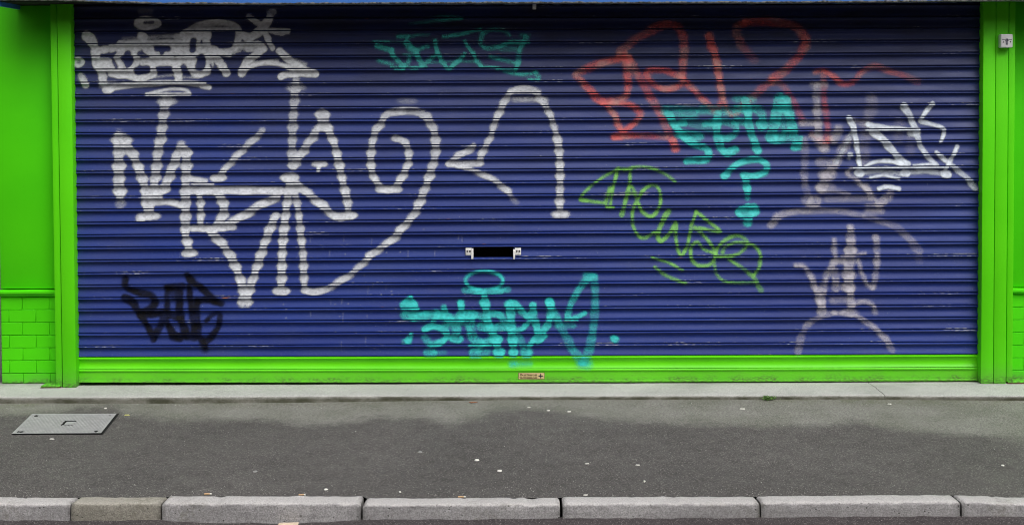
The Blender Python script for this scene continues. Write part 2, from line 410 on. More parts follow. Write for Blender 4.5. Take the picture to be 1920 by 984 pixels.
# slot through the curtain
sl = empty('letter_slot', (0, 0, 0), None, None); sl.parent = sh
za, zb = np.polyval(joint_fit[SLOT_K + 1], 0) - 0.004, np.polyval(joint_fit[SLOT_K], 0) - 0.004
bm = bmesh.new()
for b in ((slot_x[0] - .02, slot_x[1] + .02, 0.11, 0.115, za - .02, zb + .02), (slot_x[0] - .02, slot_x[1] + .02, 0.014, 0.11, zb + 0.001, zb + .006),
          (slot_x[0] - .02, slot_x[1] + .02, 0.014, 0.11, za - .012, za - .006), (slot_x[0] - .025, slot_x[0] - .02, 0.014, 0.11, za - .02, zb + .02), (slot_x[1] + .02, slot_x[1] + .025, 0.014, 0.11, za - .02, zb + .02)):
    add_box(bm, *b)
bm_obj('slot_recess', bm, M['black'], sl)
def bracket(px0, px1, fx0, fx1, y0, y1, fy0, fy1):
    a, b = onY(px0, y1, -0.01), onY(px1, y0, -0.01); c, d = onY(fx0, fy1, -0.012), onY(fx1, fy0, -0.012)
    bm = bmesh.new(); add_box(bm, a[0], b[0], -0.007, -0.003, a[2], b[2], 0.001)
    add_box(bm, c[0], d[0], -0.016, 0.03, c[2], d[2], 0.002)
    o = bm_obj('slot_bracket', bm, M['zinc'], sl, True)
    for fr in (0.3, 0.72):
        x = a[0] + (b[0] - a[0]) * fr; z = a[2] + (b[2] - a[2]) * 0.55
        bm = bmesh.new(); bmesh.ops.create_cone(bm, segments=14, radius1=0.0055, radius2=0.0048, depth=0.003, cap_ends=True, matrix=Matrix.Translation((x, -0.0085, z)) @ Matrix.Rotation(R(90), 4, 'X'))
        bm_obj('rivet', bm, M['dark'], o, True)
bracket(873, 884, 883.5, 887.5, 465, 478.5, 466, 485.5)
bracket(965.5, 977, 962, 965.8, 465, 478, 468, 486)

# maker's label
a, b = onY(972.5, 710, 0.004), onY(1020.5, 698.5, 0.004); W_, H_ = b[0] - a[0], b[2] - a[2]; yl = 0.002
bm = bmesh.new(); add_box(bm, a[0] - .002, b[0] + .002, yl - 0.0020, yl + 0.002, a[2] - .002, b[2] + .002)
lab = bm_obj('maker_label', bm, M['brown'], rail); lab['label'] = 'small cream maker label with brown print and a cross'
box('label_face', M['cream'], lab, a[0], b[0], yl - 0.0035, yl - 0.002, a[2], b[2], bev=0.0003, seg=1)
bm = bmesh.new(); cx_, cz_, s_ = a[0] + W_ * 0.86, a[2] + H_ * 0.5, H_ * 0.36
add_box(bm, cx_ - s_, cx_ + s_, yl - .005, yl - .0035, cz_ - s_ * .24, cz_ + s_ * .24); add_box(bm, cx_ - s_ * .24, cx_ + s_ * .24, yl - .0052, yl - .0035, cz_ - s_, cz_ + s_)
bm_obj('cross_emblem', bm, M['dark'], lab)
fc = bpy.data.curves.new('label_text', 'FONT'); fc.body = 'Fix A Door Ltd'; fc.size = H_ * 0.44; fc.extrude = 0.0004; fc.offset = 0.0006
fo = bpy.data.objects.new('label_text', fc); COL.objects.link(fo)
dg = bpy.context.evaluated_depsgraph_get(); me = bpy.data.meshes.new_from_object(fo.evaluated_get(dg)); bpy.data.objects.remove(fo)
w_t = max(v.co.x for v in me.vertices)
me.transform(Matrix.Translation((a[0] + W_ * .06, yl - .0045, a[2] + H_ * .58)) @ Matrix.Rotation(R(90), 4, 'X') @ Matrix.Diagonal((W_ * .66 / w_t, 1, 1, 1)))
me.materials.clear(); me.materials.append(M['brown']); link('label_text', me, lab)
bm = bmesh.new()
for fz, segs in ((0.38, ((.03, .13), (.17, .30), (.33, .52), (.55, .60), (.63, .72))), (0.16, ((.06, .16), (.19, .27), (.30, .55), (.58, .72)))):
    for s0, s1 in segs:
        add_box(bm, a[0] + W_ * s0, a[0] + W_ * s1, yl - .0045, yl - .0035, a[2] + H_ * (fz - .055), a[2] + H_ * (fz + .055))
bm_obj('small_print', bm, M['brown'], lab)

# ------------------------------------------------------------------ graffiti: sprayed layers that follow the slat profile
GX = np.arange(onY(136, 365)[0], onY(1846, 365)[0], 0.0038)
grow = [(k, t, d) for k in range(2, NS + 1) for t, d in rows_for(k)]
NG = len(grow)
GXX = np.broadcast_to(GX, (NG, len(GX)))
GZ = np.stack([zfun(k, t, GX) for k, t, d in grow])
GD = np.array([d for k, t, d in grow]); GT = np.array([t if k < NS else 0.6 for k, t, d in grow]); GK = np.array([k for k, t, d in grow])
gap = np.array([1.0 if ((k < NS and (t < 0.038 or t > 0.959)) or (k == NS and (t < 0.022))) else 0.0 for k, t, d in grow])
WF = np.exp(-((GT - 0.60) / 0.24) ** 2); OF = np.exp(-((GT - 0.25) / 0.11) ** 2)
SXY = {}
def toXZ(p):
    q = onY(p[0], p[1]); return q[0], q[2]

def catmull(P, n=6):
    P = [np.array(p, float) for p in P]
    if len(P) < 3: return np.array(P)
    Q = [2 * P[0] - P[1]] + P + [2 * P[-1] - P[-2]]; out = []
    for i in range(1, len(Q) - 2):
        p0, p1, p2, p3 = Q[i - 1], Q[i], Q[i + 1], Q[i + 2]
        for j in range(n):
            t = j / n
            out.append(0.5 * (2 * p1 + (p2 - p0) * t + (2 * p0 - 5 * p1 + 4 * p2 - p3) * t * t + (3 * p1 - p0 - 3 * p2 + p3) * t ** 3))
    out.append(P[-1]); return np.array(out)

layer = [0]
def spray(label, mat, strokes, phase=0.5, soft=1.6):
    """strokes: (width px, opacity, points[, softness]); a width or an opacity may be a (start, end) pair"""
    cov = np.zeros((NG, len(GX)), dtype=np.float32)
    for s in strokes:
        w, op, pts = s[0], s[1], s[2]; sf = (s[3] if len(s) > 3 else soft) / 308.0
        w = w if isinstance(w, (tuple, list)) else (w, w); op = op if isinstance(op, (tuple, list)) else (op, op)
        if len(pts) == 1: pts = [pts[0], (pts[0][0] + .5, pts[0][1])]
        C = catmull([toXZ(q) for q in pts]); L = np.concatenate([[0], np.cumsum(np.hypot(*(C[1:] - C[:-1]).T))]); L /= max(L[-1], 1e-6)
        hw = (w[0] + (w[1] - w[0]) * L) * 0.93 / 2 / 308.0; oo = op[0] + (op[1] - op[0]) * L
        # a little hand wobble of the can
        hw = hw * (1 + 0.10 * np.sin(L * 17 + len(pts)) * (len(pts) > 2))
        R_ = max(hw) * 1.25 + sf * 1.6
        xi0, xi1 = np.searchsorted(GX, [C[:, 0].min() - R_, C[:, 0].max() + R_])
        if xi1 <= xi0: continue
        zc = GZ[:, min(max((xi0 + xi1) // 2, 0), len(GX) - 1)]
        ri = np.where((zc < C[:, 1].max() + R_ + .02) & (zc > C[:, 1].min() - R_ - .02))[0]
        if len(ri) == 0: continue
        r0, r1 = ri[0], ri[-1] + 1
        X = GXX[r0:r1, xi0:xi1]; Z = GZ[r0:r1, xi0:xi1]
        best = np.zeros(X.shape, dtype=np.float32); bare = oo[0] < 0; oo = np.abs(oo)
        wf = (1 + phase * (0.34 * WF[r0:r1] - 0.18))[:, None]; of = (1 - phase * 0.5 * OF[r0:r1])[:, None]
        for i in range(len(C) - 1):
            a, b = C[i], C[i + 1]; ab = b - a; l2 = max(ab @ ab, 1e-12)
            R2 = max(hw[i], hw[i + 1]) * 1.25 + sf * 1.6
            c0 = np.searchsorted(GX[xi0:xi1], min(a[0], b[0]) - R2); c1 = np.searchsorted(GX[xi0:xi1], max(a[0], b[0]) + R2)
            if c1 <= c0: continue
            xs, zs = X[:, c0:c1], Z[:, c0:c1]
            tt = np.clip(((xs - a[0]) * ab[0] + (zs - a[1]) * ab[1]) / l2, 0, 1)
            dist = np.hypot(xs - a[0] - tt * ab[0], zs - a[1] - tt * ab[1])
            h = (hw[i] + (hw[i + 1] - hw[i]) * tt) * wf; o_ = oo[i] + (oo[i + 1] - oo[i]) * tt
            sv = sf * (1 + phase * WF[r0:r1])[:, None]; v = np.clip((h + sv - dist) / (2 * sv), 0, 1); v = v * v * (3 - 2 * v) * o_
            best[:, c0:c1] = np.maximum(best[:, c0:c1], v)
        if bare:        # unsprayed metal inside a letter
            cov[r0:r1, xi0:xi1] *= 1 - np.clip(best, 0, 1); continue
        best *= of
        cov[r0:r1, xi0:xi1] = 1 - (1 - cov[r0:r1, xi0:xi1]) * (1 - np.clip(best, 0, 1))
    cov *= (1 - gap)[:, None]
    on = cov > 0.012
    kp = on[:-1, :-1] | on[1:, :-1] | on[:-1, 1:] | on[1:, 1:]
    # never paint over the open slot
    cc = 0.5 * (GX[:-1] + GX[1:])
    kp[np.ix_(np.where((GK[:-1] == SLOT_K) & (GT[:-1] >= .15))[0], np.where((cc > slot_x[0] - .004) & (cc < slot_x[1] + .004))[0])] = False
    off = 0.0007 + 0.0006 * layer[0]; layer[0] += 1
    Vg = np.stack([GXX, np.broadcast_to(-GD[:, None] - off, GXX.shape) + dent(GXX, GK[:, None]) * (GK[:, None] < NS), GZ], -1).reshape(-1, 3)
    v, f, at = compact(Vg, grid_faces(NG, len(GX), kp)[:, ::-1], {'cover': cov})
    o = mesh('graffiti_tag', v, f, mat, sh, True, None, at)
    o['label'] = label
    return o

def ell(cx, cy, rx, ry, n=14, a0=0, a1=360):
    return [(cx + rx * math.cos(R(a0 + (a1 - a0) * i / n)), cy + ry * math.sin(R(a0 + (a1 - a0) * i / n))) for i in range(n + 1)]

PW = mat_paint('matte_white_spray', (0.65, 0.675, 0.72), 0.6, 0.55, None, 0.80)
PB = mat_paint('bright_white_spray', (0.78, 0.81, 0.84), 0.08, 0.45, None, 0.80)
PI = mat_paint('icy_white_spray', (0.70, 0.77, 0.86), 0.1, 0.45, None, 0.7)
PP = mat_paint('pale_lilac_spray', (0.58, 0.55, 0.62), 0.25, 0.5, (0.57, 0.54, 0.58), 0.5)
PT = mat_paint('turquoise_spray', (0.030, 0.62, 0.60), 0.12, 0.45, None, 0.58)
PT2 = mat_paint('sea_green_spray', (0.050, 0.56, 0.52), 0.3, 0.5, None, 0.6)
PR = mat_paint('red_spray', (0.74, 0.13, 0.125), 0.25, 0.5, (0.60, 0.27, 0.24), 0.72)
PG = mat_paint('lime_spray', (0.18, 0.50, 0.09), 0.15, 0.5, None, 0.6)
PK = mat_paint('black_spray', (0.007, 0.007, 0.010), 0.15, 0.85, None, 0.66, 0.15)

# black tag, bottom left
spray('black tag low on the left of the shutter', PK, [
    ((12, 16), .9, [(234, 522), (237, 539), (263, 549), (283, 554), (290, 563), (285, 576), (270, 584)]),
    ((17, 11), .9, [(234, 559), (247, 565), (259, 583), (272, 604), (283, 624), (287, 637)]),
    (18, .85, [(264, 588), (301, 587), (334, 593)]), (14, .9, [(288, 634), (300, 612), (307, 598), (317, 614), (328, 632)]),
    (14, .9, [(313, 539), (342, 536)]), (18, .6, [(326, 540), (328, 556)]), (11, .75, [(314, 541), (313, 571), (317, 592)]),
    (16, .9, [(335, 539), (336, 565), (337, 591), (343, 610), (350, 629)]), (19, .85, [(325, 630), (336, 632)]),
    (16, .85, [(350, 629), (364, 632)]), (12, .85, [(354, 537), (357, 565), (360, 591), (364, 627)]), (13, .85, [(368, 563), (369, 591), (373, 627), (381, 641), (384, 650)]),
    (14, .9, [(351, 515), (360, 528), (376, 538), (392, 554), (404, 563)]), (13, .9, [(414, 569), (389, 562), (371, 564)]),
    ((8, 14), .88, [(387, 601), (397, 591), (409, 587), (412, 598), (408, 614), (397, 630), (385, 642)]),
    (16, .45, [(380, 644), (384, 654)], 4)], 0.3, 2.6)

# red tag
spray('faded red tag upper right of centre', PR, [
    (15, .62, [(1180, 108), (1150, 113), (1112, 125), (1081, 139.5), (1095, 157), (1115, 179), (1130, 190), (1169, 183), (1178, 163), (1175, 128), (1173, 106)]),
    (16, .6, [(1160, 104), (1178, 110)]), (17, .55, [(1172, 106), (1180, 114)]),
    (12, .72, [(1130, 193), (1178, 196), (1201, 213), (1189, 231), (1166, 245), (1152, 216), (1136, 196)]),
    ((14, 10), (.8, .35), [(1152, 256), (1206, 254), (1249, 259)]), (15, .6, [(1155, 256), (1164, 256)]), (11, .5, [(1128, 192), (1150, 192)]),
    (17, (.5, .55), [(1166, 96), (1192, 74), (1229, 54), (1255, 47), (1277, 58), (1283, 91), (1281, 117), (1279, 143)]),
    ((16, 16), (.5, .45), [(1181, 114), (1198, 145), (1218, 179), (1241, 219), (1255, 253), (1262, 268)]), (16, .75, [(1262, 266), (1267, 278)]),
    (13, .62, [(1278, 145), (1246, 132), (1215, 134), (1218, 151), (1246, 168), (1275, 159), (1279, 145)]),
    (13, .58, [(1283, 151), (1306, 174), (1331, 199), (1343, 208), (1350, 196)]),
    ((16, 14), (.95, .6), [(1330, 67), (1334, 85), (1343, 111), (1349, 148), (1354, 182)]), (9, .55, [(1356, 184), (1361, 200), (1371, 216), (1382, 212)]),
    (15, .35, [(1386, 204), (1411, 182), (1448, 151)]), (18, .45, [(1448, 151), (1477, 128), (1502, 100), (1511, 76), (1493, 52), (1446, 41), (1398, 42)]),
    (17, (.55, .15), [(1398, 42), (1381, 57), (1391, 85), (1414, 113)]), (17, .3, [(1505, 66), (1510, 86)]),
    (13, .3, [(1448, 153), (1466, 158), (1488, 191), (1505, 225)]),
    ((11, 12), (.7, .3), [(1530, 135), (1545, 133), (1561, 143), (1580, 157), (1601, 153), (1619, 133), (1643, 125), (1668, 134), (1690, 141), (1722, 153)]),
    (12, .4, [(1544, 137), (1545, 181), (1549, 214), (1552, 246), (1546, 268)]), (13, .55, [(1536, 262), (1546, 270), (1556, 262)]), (9, .5, [(1521, 250), (1538, 264)])], 0.45, 3.2)

# turquoise tag with a question mark
spray('turquoise tag with a question mark below it', PT, [
    (15, .9, [(1254, 214), (1270, 242), (1294, 266), (1320, 276), (1328, 285), (1324, 298), (1288, 302)]),
    (24, .42, [(1250, 208), (1300, 212)], 4), (13, .8, [(1272, 231), (1283, 231)], 3), (18, .6, [(1272, 250), (1312, 256)], 3), (20, .3, [(1285, 225), (1330, 240)], 4),
    (17, .85, [(1345, 214), (1344, 245), (1350, 272), (1362, 287), (1378, 281)]), (10, .8, [(1372, 287), (1379, 279)]),
    (14, .6, [(1322, 232), (1356, 228), (1376, 234), (1380, 248), (1365, 259), (1348, 258)]), (20, .4, [(1318, 206), (1378, 210)], 4),
    (16, .85, [(1397, 188), (1402, 208), (1405, 237), (1411, 257), (1421, 283)]), (13, .4, [(1380, 186), (1412, 187)], 4),
    (18, .55, [(1380, 204), (1420, 205), (1431, 228), (1428, 238)], 3), (16, .8, [(1424, 231), (1434, 235)]), (16, .45, [(1380, 226), (1405, 230)], 3),
    ((24, 22), .75, [(1462, 184), (1459, 203), (1452, 231), (1446, 258)]), (19, .7, [(1474, 187), (1484, 231), (1493, 270)]), (26, .45, [(1466, 200), (1476, 240)], 3),
    (17, .9, [(1490, 275), (1498, 274)]), (7, .85, [(1501, 272), (1503, 258)]), (18, .75, [(1446, 260), (1486, 250)]), (9, .6, [(1452, 267), (1480, 264)]),
    (13, .92, [(1359, 330), (1374, 314), (1394, 303), (1420, 299), (1437, 308), (1434, 323), (1414, 330), (1394, 328)]), (15, .5, [(1358, 331), (1362, 329)]),
    ((15, 15), .9, [(1397, 330), (1401, 353)]), ((15, 11), (.9, .55), [(1401, 353), (1402, 371)]),
    (27, 1, [(1392, 398), (1412, 394)]), (22, 1, [(1402, 392), (1402, 404)]), ((20, 18), (.95, .75), [(1402, 404), (1402, 417)])], 0.3, 2.6)

# thin lime tag
spray('thin lime green tag right of the slot', PG, [(w_, o_, p_) for w_, o_, p_ in [
    (6, .8, [(1157, 318), (1128, 334), (1104, 353), (1088, 373), (1104, 377), (1134, 381)]), (7, .9, [(1089, 374), (1100, 376)]),
    (6, .85, [(1160, 315), (1152, 343), (1141, 366), (1137, 387), (1150, 389)]), (6, .8, [(1157, 319), (1149, 356), (1144, 388)]), (6, .7, [(1143, 351), (1134, 380)]),
    (6, .9, [(1156, 317), (1183, 317)]), ((6, 9), .85, [(1182, 319), (1180, 348), (1173, 377), (1166, 403)]),
    (6, (.9, .65), [(1170, 320), (1194, 313), (1220, 315), (1247, 326), (1266, 341)]),
    (7, .85, [(1175, 361), (1184, 350), (1192, 367), (1202, 393), (1218, 406), (1231, 398), (1239, 375), (1234, 352), (1222, 347), (1207, 356), (1197, 372), (1187, 393), (1186, 417), (1194, 438), (1207, 446), (1229, 435)]),
    (9, .5, [(1180, 362), (1190, 362)]),
    ((11, 7), .9, [(1254, 396), (1244, 412), (1234, 438), (1239, 452), (1255, 438), (1267, 418)]), (7, .85, [(1267, 418), (1267, 443), (1272, 470), (1279, 477), (1289, 459), (1297, 422), (1306, 397)]), (9, .6, [(1267, 418), (1267, 430)]),
    (7, .85, [(1306, 397), (1324, 412), (1350, 434), (1324, 430), (1303, 427)]), (7, .8, [(1303, 427), (1321, 443), (1339, 467), (1342, 475)]),
    (7, .85, [(1342, 475), (1320, 467), (1308, 454), (1297, 462), (1296, 483), (1308, 497), (1329, 497), (1340, 485), (1343, 471), (1355, 454), (1379, 442), (1397, 448), (1400, 462), (1382, 477), (1355, 481), (1340, 480)]),
    (7, .75, [(1355, 473), (1361, 462), (1382, 454), (1411, 459), (1425, 475), (1424, 499), (1413, 517)]),
    ((6, 10), (.75, .4), [(1366, 486), (1387, 499), (1413, 520), (1427, 545)]), (6, .6, [(1340, 486), (1340, 499), (1346, 517), (1361, 528), (1390, 530), (1418, 529)]),
    (5.5, .75, [(1223, 483), (1255, 493), (1280, 507)]), (6.5, .75, [(1228, 501), (1250, 517), (1285, 531)])]], 0.25, 2.2)

# sea-green tag, top centre
spray('sea green tag at top centre', PT2, [
    (6, (.2, .7), [(768, 45), (814, 40), (866, 35)]), (4, (.7, .3), [(867, 34), (840, 31), (808, 33)]),
    (5, .7, [(700, 79), (730, 79)]), (4, .4, [(730, 79), (768, 79)]), (11, .85, [(707, 86), (722, 91), (733, 94)]), (10, .95, [(733, 96), (737, 105), (748, 116), (756, 125)]),
    (7, .5, [(710, 114), (735, 121)], 3), (4, .8, [(733, 126), (762, 126)]), (4, .8, [(741, 131), (758, 131)]), (9, .6, [(768, 108), (764, 119), (757, 125)]),
    (9, .85, [(747, 69), (764, 69)]), (6, (.5, .3), [(764, 69), (785, 66), (803, 65)]), (14, .8, [(762, 80), (770, 92)]), (11, .85, [(770, 88), (780, 98), (784, 108), (792, 122)]), (8, .7, [(778, 96), (790, 91), (802, 87)]),
    (4, .8, [(756, 103), (786, 103)]), (4, .8, [(766, 126.5), (800, 126)]), (3, .5, [(770, 131), (783, 131)]), (9, .65, [(796, 121), (810, 109), (819, 102)]),
    (9, .9, [(816, 78), (818, 91), (825, 108), (833, 122), (842, 129), (854, 119), (867, 107), (871, 102)]), (4, .4, [(803, 118), (850, 116), (894, 116)]), (7, .85, [(832, 69), (860, 65), (901, 56)]),
    ((7, 9), .85, [(871, 78), (878, 89), (887, 100), (894, 114), (902, 124)]), (4, .8, [(902, 125), (938, 127)]),
    (8, .5, [(955, 66), (945, 58), (920, 57), (905, 64)]), (9, .7, [(904, 64), (901, 78), (906, 88), (920, 91), (943, 85), (957, 80), (990, 79)]), (9, .45, [(978, 67), (990, 68)], 3),
    ((11, 10), (.5, .65), [(985, 70), (982, 80), (974, 95), (972, 115)]), (10, .95, [(972, 118), (967, 130)]), (8, .55, [(920, 107), (945, 113), (968, 119)]), (10, .35, [(940, 93), (972, 92)], 3),
    (4, .7, [(931, 130), (965, 131)]), (8, .55, [(945, 133), (970, 139), (994, 139), (1004, 135)]), (5, .85, [(991, 149), (1011, 150)]), (9, .6, [(1005, 137), (1010, 146)])], 0.3, 2.2)

# big matte white tag
spray('large white tag across the left half', PW, [
    ((22, 24), .92, [(222, 256), (223, 282), (223, 308), (223, 340), (225, 362)]), (18, (.9, .35), [(225, 362), (226, 384)], 3), (30, .8, [(223, 260), (232, 262)], 3),
    (19, .95, [(232, 264), (250, 292), (266, 333), (277, 370), (278, 392)]), (15, .95, [(264, 406), (292, 405)], 3), (11, .8, [(260, 411), (268, 411)]), (24, .95, [(278, 382), (280, 402)]),
    ((20, 19), (.6, .92), [(314, 182), (307, 213), (302, 255), (296, 284), (293, 318), (289, 348)]), (26, .5, [(308, 188), (318, 188)], 3),
    (22, 1, [(274, 357), (304, 355)]), (13, .95, [(274, 380), (318, 378), (350, 392)]), (20, .95, [(272, 372), (298, 370)]),
    (26, .9, [(340, 279), (347, 284)]), (19, .92, [(335, 286), (322, 318), (313, 343), (309, 352)]), (20, .92, [(350, 284), (349, 329), (348, 371), (348, 420)]),
    ((17, 18), .95, [(348, 420), (348, 440), (353, 462), (355, 473)]), (16, .9, [(348, 474), (362, 473)]),
    ((21, 17), 1, [(356, 356), (420, 356), (480, 357), (526, 358)]), (11, .95, [(359, 336), (385, 341)]), (5, .9, [(360, 345), (400, 345)]),
    (13, (.7, .95), [(492, 246), (469, 268), (440, 297), (410, 332)]), (16, .95, [(402, 334), (416, 333)]),
    (14, .92, [(374, 363), (376, 385), (376, 418)]), (19, .95, [(408, 362), (419, 381), (418, 403), (407, 424)]), (17, .95, [(520, 369), (487, 385), (458, 403), (420, 425)]),
    (14, .95, [(363, 428), (400, 428), (436, 424)]), (18, .95, [(396, 436), (414, 454), (432, 480), (447, 513), (456, 542), (459, 560)]), (20, .95, [(454, 562), (465, 562)]), (14, .5, [(454, 571), (464, 571)], 3),
    (17, .95, [(517, 404), (502, 440), (487, 484), (473, 527), (463, 556)]),
    ((18, 17), (.55, .7), [(555, 152), (552, 190), (549, 235), (548, 270), (548, 308)]), (22, .4, [(548, 163), (562, 163)], 3), (24, .9, [(538, 333), (548, 332)]),
    (17, .95, [(545, 333), (539, 374), (533, 425), (529, 476), (528, 524), (526, 545)]), (19, .9, [(521, 545), (534, 546)]),
    (27, .85, [(604, 214), (608, 236)]), (17, .85, [(598, 240), (586, 257), (565, 289), (550, 312)]), (16, .92, [(614, 240), (626, 268), (635, 304), (641, 333), (647, 359), (652, 381), (653, 400)]),
    (11, .95, [(590, 307), (608, 307)]), (8, .9, [(598, 312), (597, 320)]),
    (17, .95, [(549, 341), (564, 352), (586, 370), (612, 392), (632, 407), (660, 404)]), (13, .7, [(640, 409), (664, 404)]),
    ((13, 15), .88, [(552, 358), (557, 381), (561, 410), (564, 440), (568, 476), (570, 524), (572, 543)]),
    ((14, 12), .85, [(572, 544), (590, 548), (619, 538), (659, 513), (692, 482)]), ((14, 17), .9, [(692, 481), (712, 466), (737, 448), (757, 424), (775, 404), (787, 379), (797, 354), (805, 331)]),
    ((17, 18), (.9, .62), [(805, 331), (815, 296), (817, 271), (815, 251), (808, 232), (796, 217), (780, 208), (755, 207)]), (15, .8, [(755, 207), (728, 213), (712, 235), (702, 252), (696, 283), (695, 306)]),
    ((14, 15), .92, [(695, 306), (700, 331), (714, 350), (730, 356), (745, 346), (757, 326), (766, 306)]), (14, .8, [(766, 306), (766, 283), (758, 267), (741, 258)]), (15, .8, [(712, 355), (746, 355)]), (12, .25, [(752, 190), (775, 190)], 4),
    (13, .88, [(888, 274), (875, 284), (857, 294), (843, 306)]), (13, .92, [(843, 307), (899, 306)]), (13, .85, [(899, 304), (903, 290), (911, 274), (921, 254), (927, 232), (936, 212), (947, 189), (958, 174), (978, 166), (1000, 170), (1017, 190), (1030, 212), (1038, 235), (1044, 256)]),
    (12, .5, [(965, 186), (1022, 186)], 3), (8, .8, [(955, 173), (1012, 173)]),
    ((16, 15), .92, [(1044, 256), (1048, 281), (1050, 321), (1050, 354), (1049, 380), (1051, 398)]), (15, .9, [(1043, 402), (1060, 402)], 3),
    ((9, 13), (.9, .85), [(846, 308), (880, 317), (910, 329), (935, 344), (953, 360)]), (9, (.7, .2), [(953, 360), (968, 380)], 3)], 0.95, 2.2)

dr = spray('faint white drips and specks below the large tag', PW, 
    [(1.4, .2, [(x_, y_), (x_ + random.uniform(-1, 1), y_ + random.uniform(6, 18))]) for x_, y_ in [(582, 445), (605, 460), (618, 470), (645, 440), (697, 448), (700, 530), (690, 536), (641, 560), (643, 585), (620, 560), (688, 590), (582, 585), (724, 534), (640, 640), (686, 630), (815, 470), (765, 470), (860, 440), (866, 442)]] +
    [(2.0, .35, [(random.uniform(520, 800), random.uniform(400, 655))]) for _ in range(26)], 0.3, 1.2)
dr.name = 'paint_specks'; dr['kind'] = 'stuff'

# bright white tag, top left
spray('bright white tag along the top left corner', PB, [
    ((13, 13), .9, ell(276, 44, 20, 7)), (9, .18, [(262, 22), (282, 22)], 4),
    (22, .95, [(163, 68), (167, 71)]), (18, .95, [(168, 72), (177, 87), (180, 100), (180, 113), (184, 124)]), (16, .75, [(186, 128), (191, 138), (194, 155)]), (16, .8, [(199, 168), (206, 168)]), (12, .35, [(190, 160), (215, 158)], 3),
    (7, .75, ell(148, 117, 7, 7)), (8, .3, [(148, 117)]), ((12, 15), (.45, .9), [(151, 142), (156, 150), (160, 158)]),
    (15, .95, [(185, 95), (205, 92), (222, 88)]), (20, .95, [(183, 118), (203, 118)]), (14, .85, [(203, 120), (216, 129), (232, 139)]), (10, .9, [(190, 128), (215, 134), (240, 136)]),
    (14, .95, [(222, 90), (240, 84), (255, 88), (257, 104), (255, 120), (244, 134), (225, 141), (208, 138)]), (13, .8, [(234, 93), (221, 106), (220, 118), (226, 127)]), (12, .8, [(243, 94), (250, 100)]), (12, .6, [(220, 113), (232, 128)]),
    (16, .95, [(264, 68), (269, 69)]), (9, .45, [(276, 71), (310, 69), (340, 69)]), (13, .6, [(331, 69), (337, 70)]), (8, .3, [(232, 73), (262, 73)]),
    (12, .95, [(225, 82), (290, 81), (356, 81)]), (20, .92, [(268, 84), (282, 96), (302, 114)]), (20, .95, [(333, 84), (322, 98), (306, 114)]), (18, .95, [(270, 117), (310, 116), (362, 116)]),
    (13, .95, [(287, 125), (286, 140), (262, 148), (243, 143)]), (10, .8, [(243, 143), (222, 143)]), ((18, 14), .95, [(331, 124), (333, 138), (335, 148)]), (5, .35, [(291, 145), (322, 141)]), (4, .4, [(344, 145), (372, 146)]), (24, .9, [(336, 95), (345, 112)]),
    (13, .95, ell(374, 119, 19, 21)), (14, .95, [(349, 62), (350, 85), (352, 104)]), (12, .9, [(370, 64), (372, 90), (377, 102)]), (14, .95, [(356, 104), (364, 122)]),
    (20, .95, [(346, 66), (372, 65), (386, 66)]), ((12, 13), (.8, .95), [(352, 59), (370, 48), (406, 43), (434, 46), (447, 56), (447, 70), (444, 84), (434, 95), (407, 98), (388, 98)]), (8, .9, [(370, 55), (446, 55)]),
    (15, .95, [(389, 62), (386, 76), (393, 93)]), (24, .9, [(372, 92), (400, 97)]), (12, .9, [(395, 96), (430, 102)]), (16, .95, [(404, 106), (412, 118), (424, 136)]), (14, .9, [(392, 106), (394, 122), (388, 134)]),
    (17, .95, [(457, 67), (467, 71), (480, 64), (491, 54), (500, 42)]), (15, .92, [(500, 44), (506, 34)]), (15, .45, [(506, 24), (512, 24)]), (12, (.6, .9), [(467, 32), (478, 40), (488, 47)]), (13, .92, [(490, 52), (499, 66), (504, 80), (509, 90)]),
    (8, .9, [(487, 56), (542, 58)]), (7, .7, [(508, 60), (526, 64), (540, 61)]), (15, .5, [(438, 96), (455, 88), (470, 88)]), (13, .95, [(452, 85), (487, 84), (495, 90)]), (13, .9, [(465, 92), (494, 91)]),
    (15, .95, [(494, 93), (480, 103), (462, 117), (453, 137)]), (9, .92, [(456, 136), (472, 124), (505, 118), (535, 124), (553, 129)]), (8, .9, [(538, 127), (549, 131)]), (6, .5, [(470, 118), (520, 114)], 2.5),
    ((15, 14), .98, [(524, 96), (541, 112), (562, 127), (590, 138)]), (13, .98, [(592, 139), (562, 138), (534, 141), (527, 144)]), (8, .4, [(548, 112), (572, 121)], 2.5),
    ((12, 10), (.75, .55), [(203, 168), (225, 162), (275, 158), (325, 155), (372, 158), (392, 164)]), (5, .7, [(230, 157), (385, 156)]), (6, .75, [(276, 177), (295, 172), (322, 167), (348, 169), (356, 176)]), (6, .85, [(275, 177), (356, 177)]), (9, .55, [(378, 162), (392, 164)]),
    (21, -.97, [(407, 71), (427, 70)]), (13, -.97, [(411, 81), (424, 82)]), (13, -.95, [(240, 101), (240, 120)]), (10, -.95, [(262, 101), (270, 106)]), (14, -.95, [(257, 132), (275, 129)]),
    (12, -.95, [(294, 92), (315, 92)]), (8, -.9, [(304, 97), (304, 100)]), (13, -.97, [(363, 77), (361, 94)]), (15, -.97, [(378, 108), (373, 124)]), (10, -.9, [(344, 125), (352, 140)]), (7, -.9, [(212, 115), (219, 127)]),
    (4, -.95, [(492, 71), (507, 97)]), (6, -.8, [(271, 43), (286, 42)]), (5, -.9, [(395, 122), (403, 138)]), (9, -.9, [(300, 128), (318, 130)])], 0.15, 2.2)

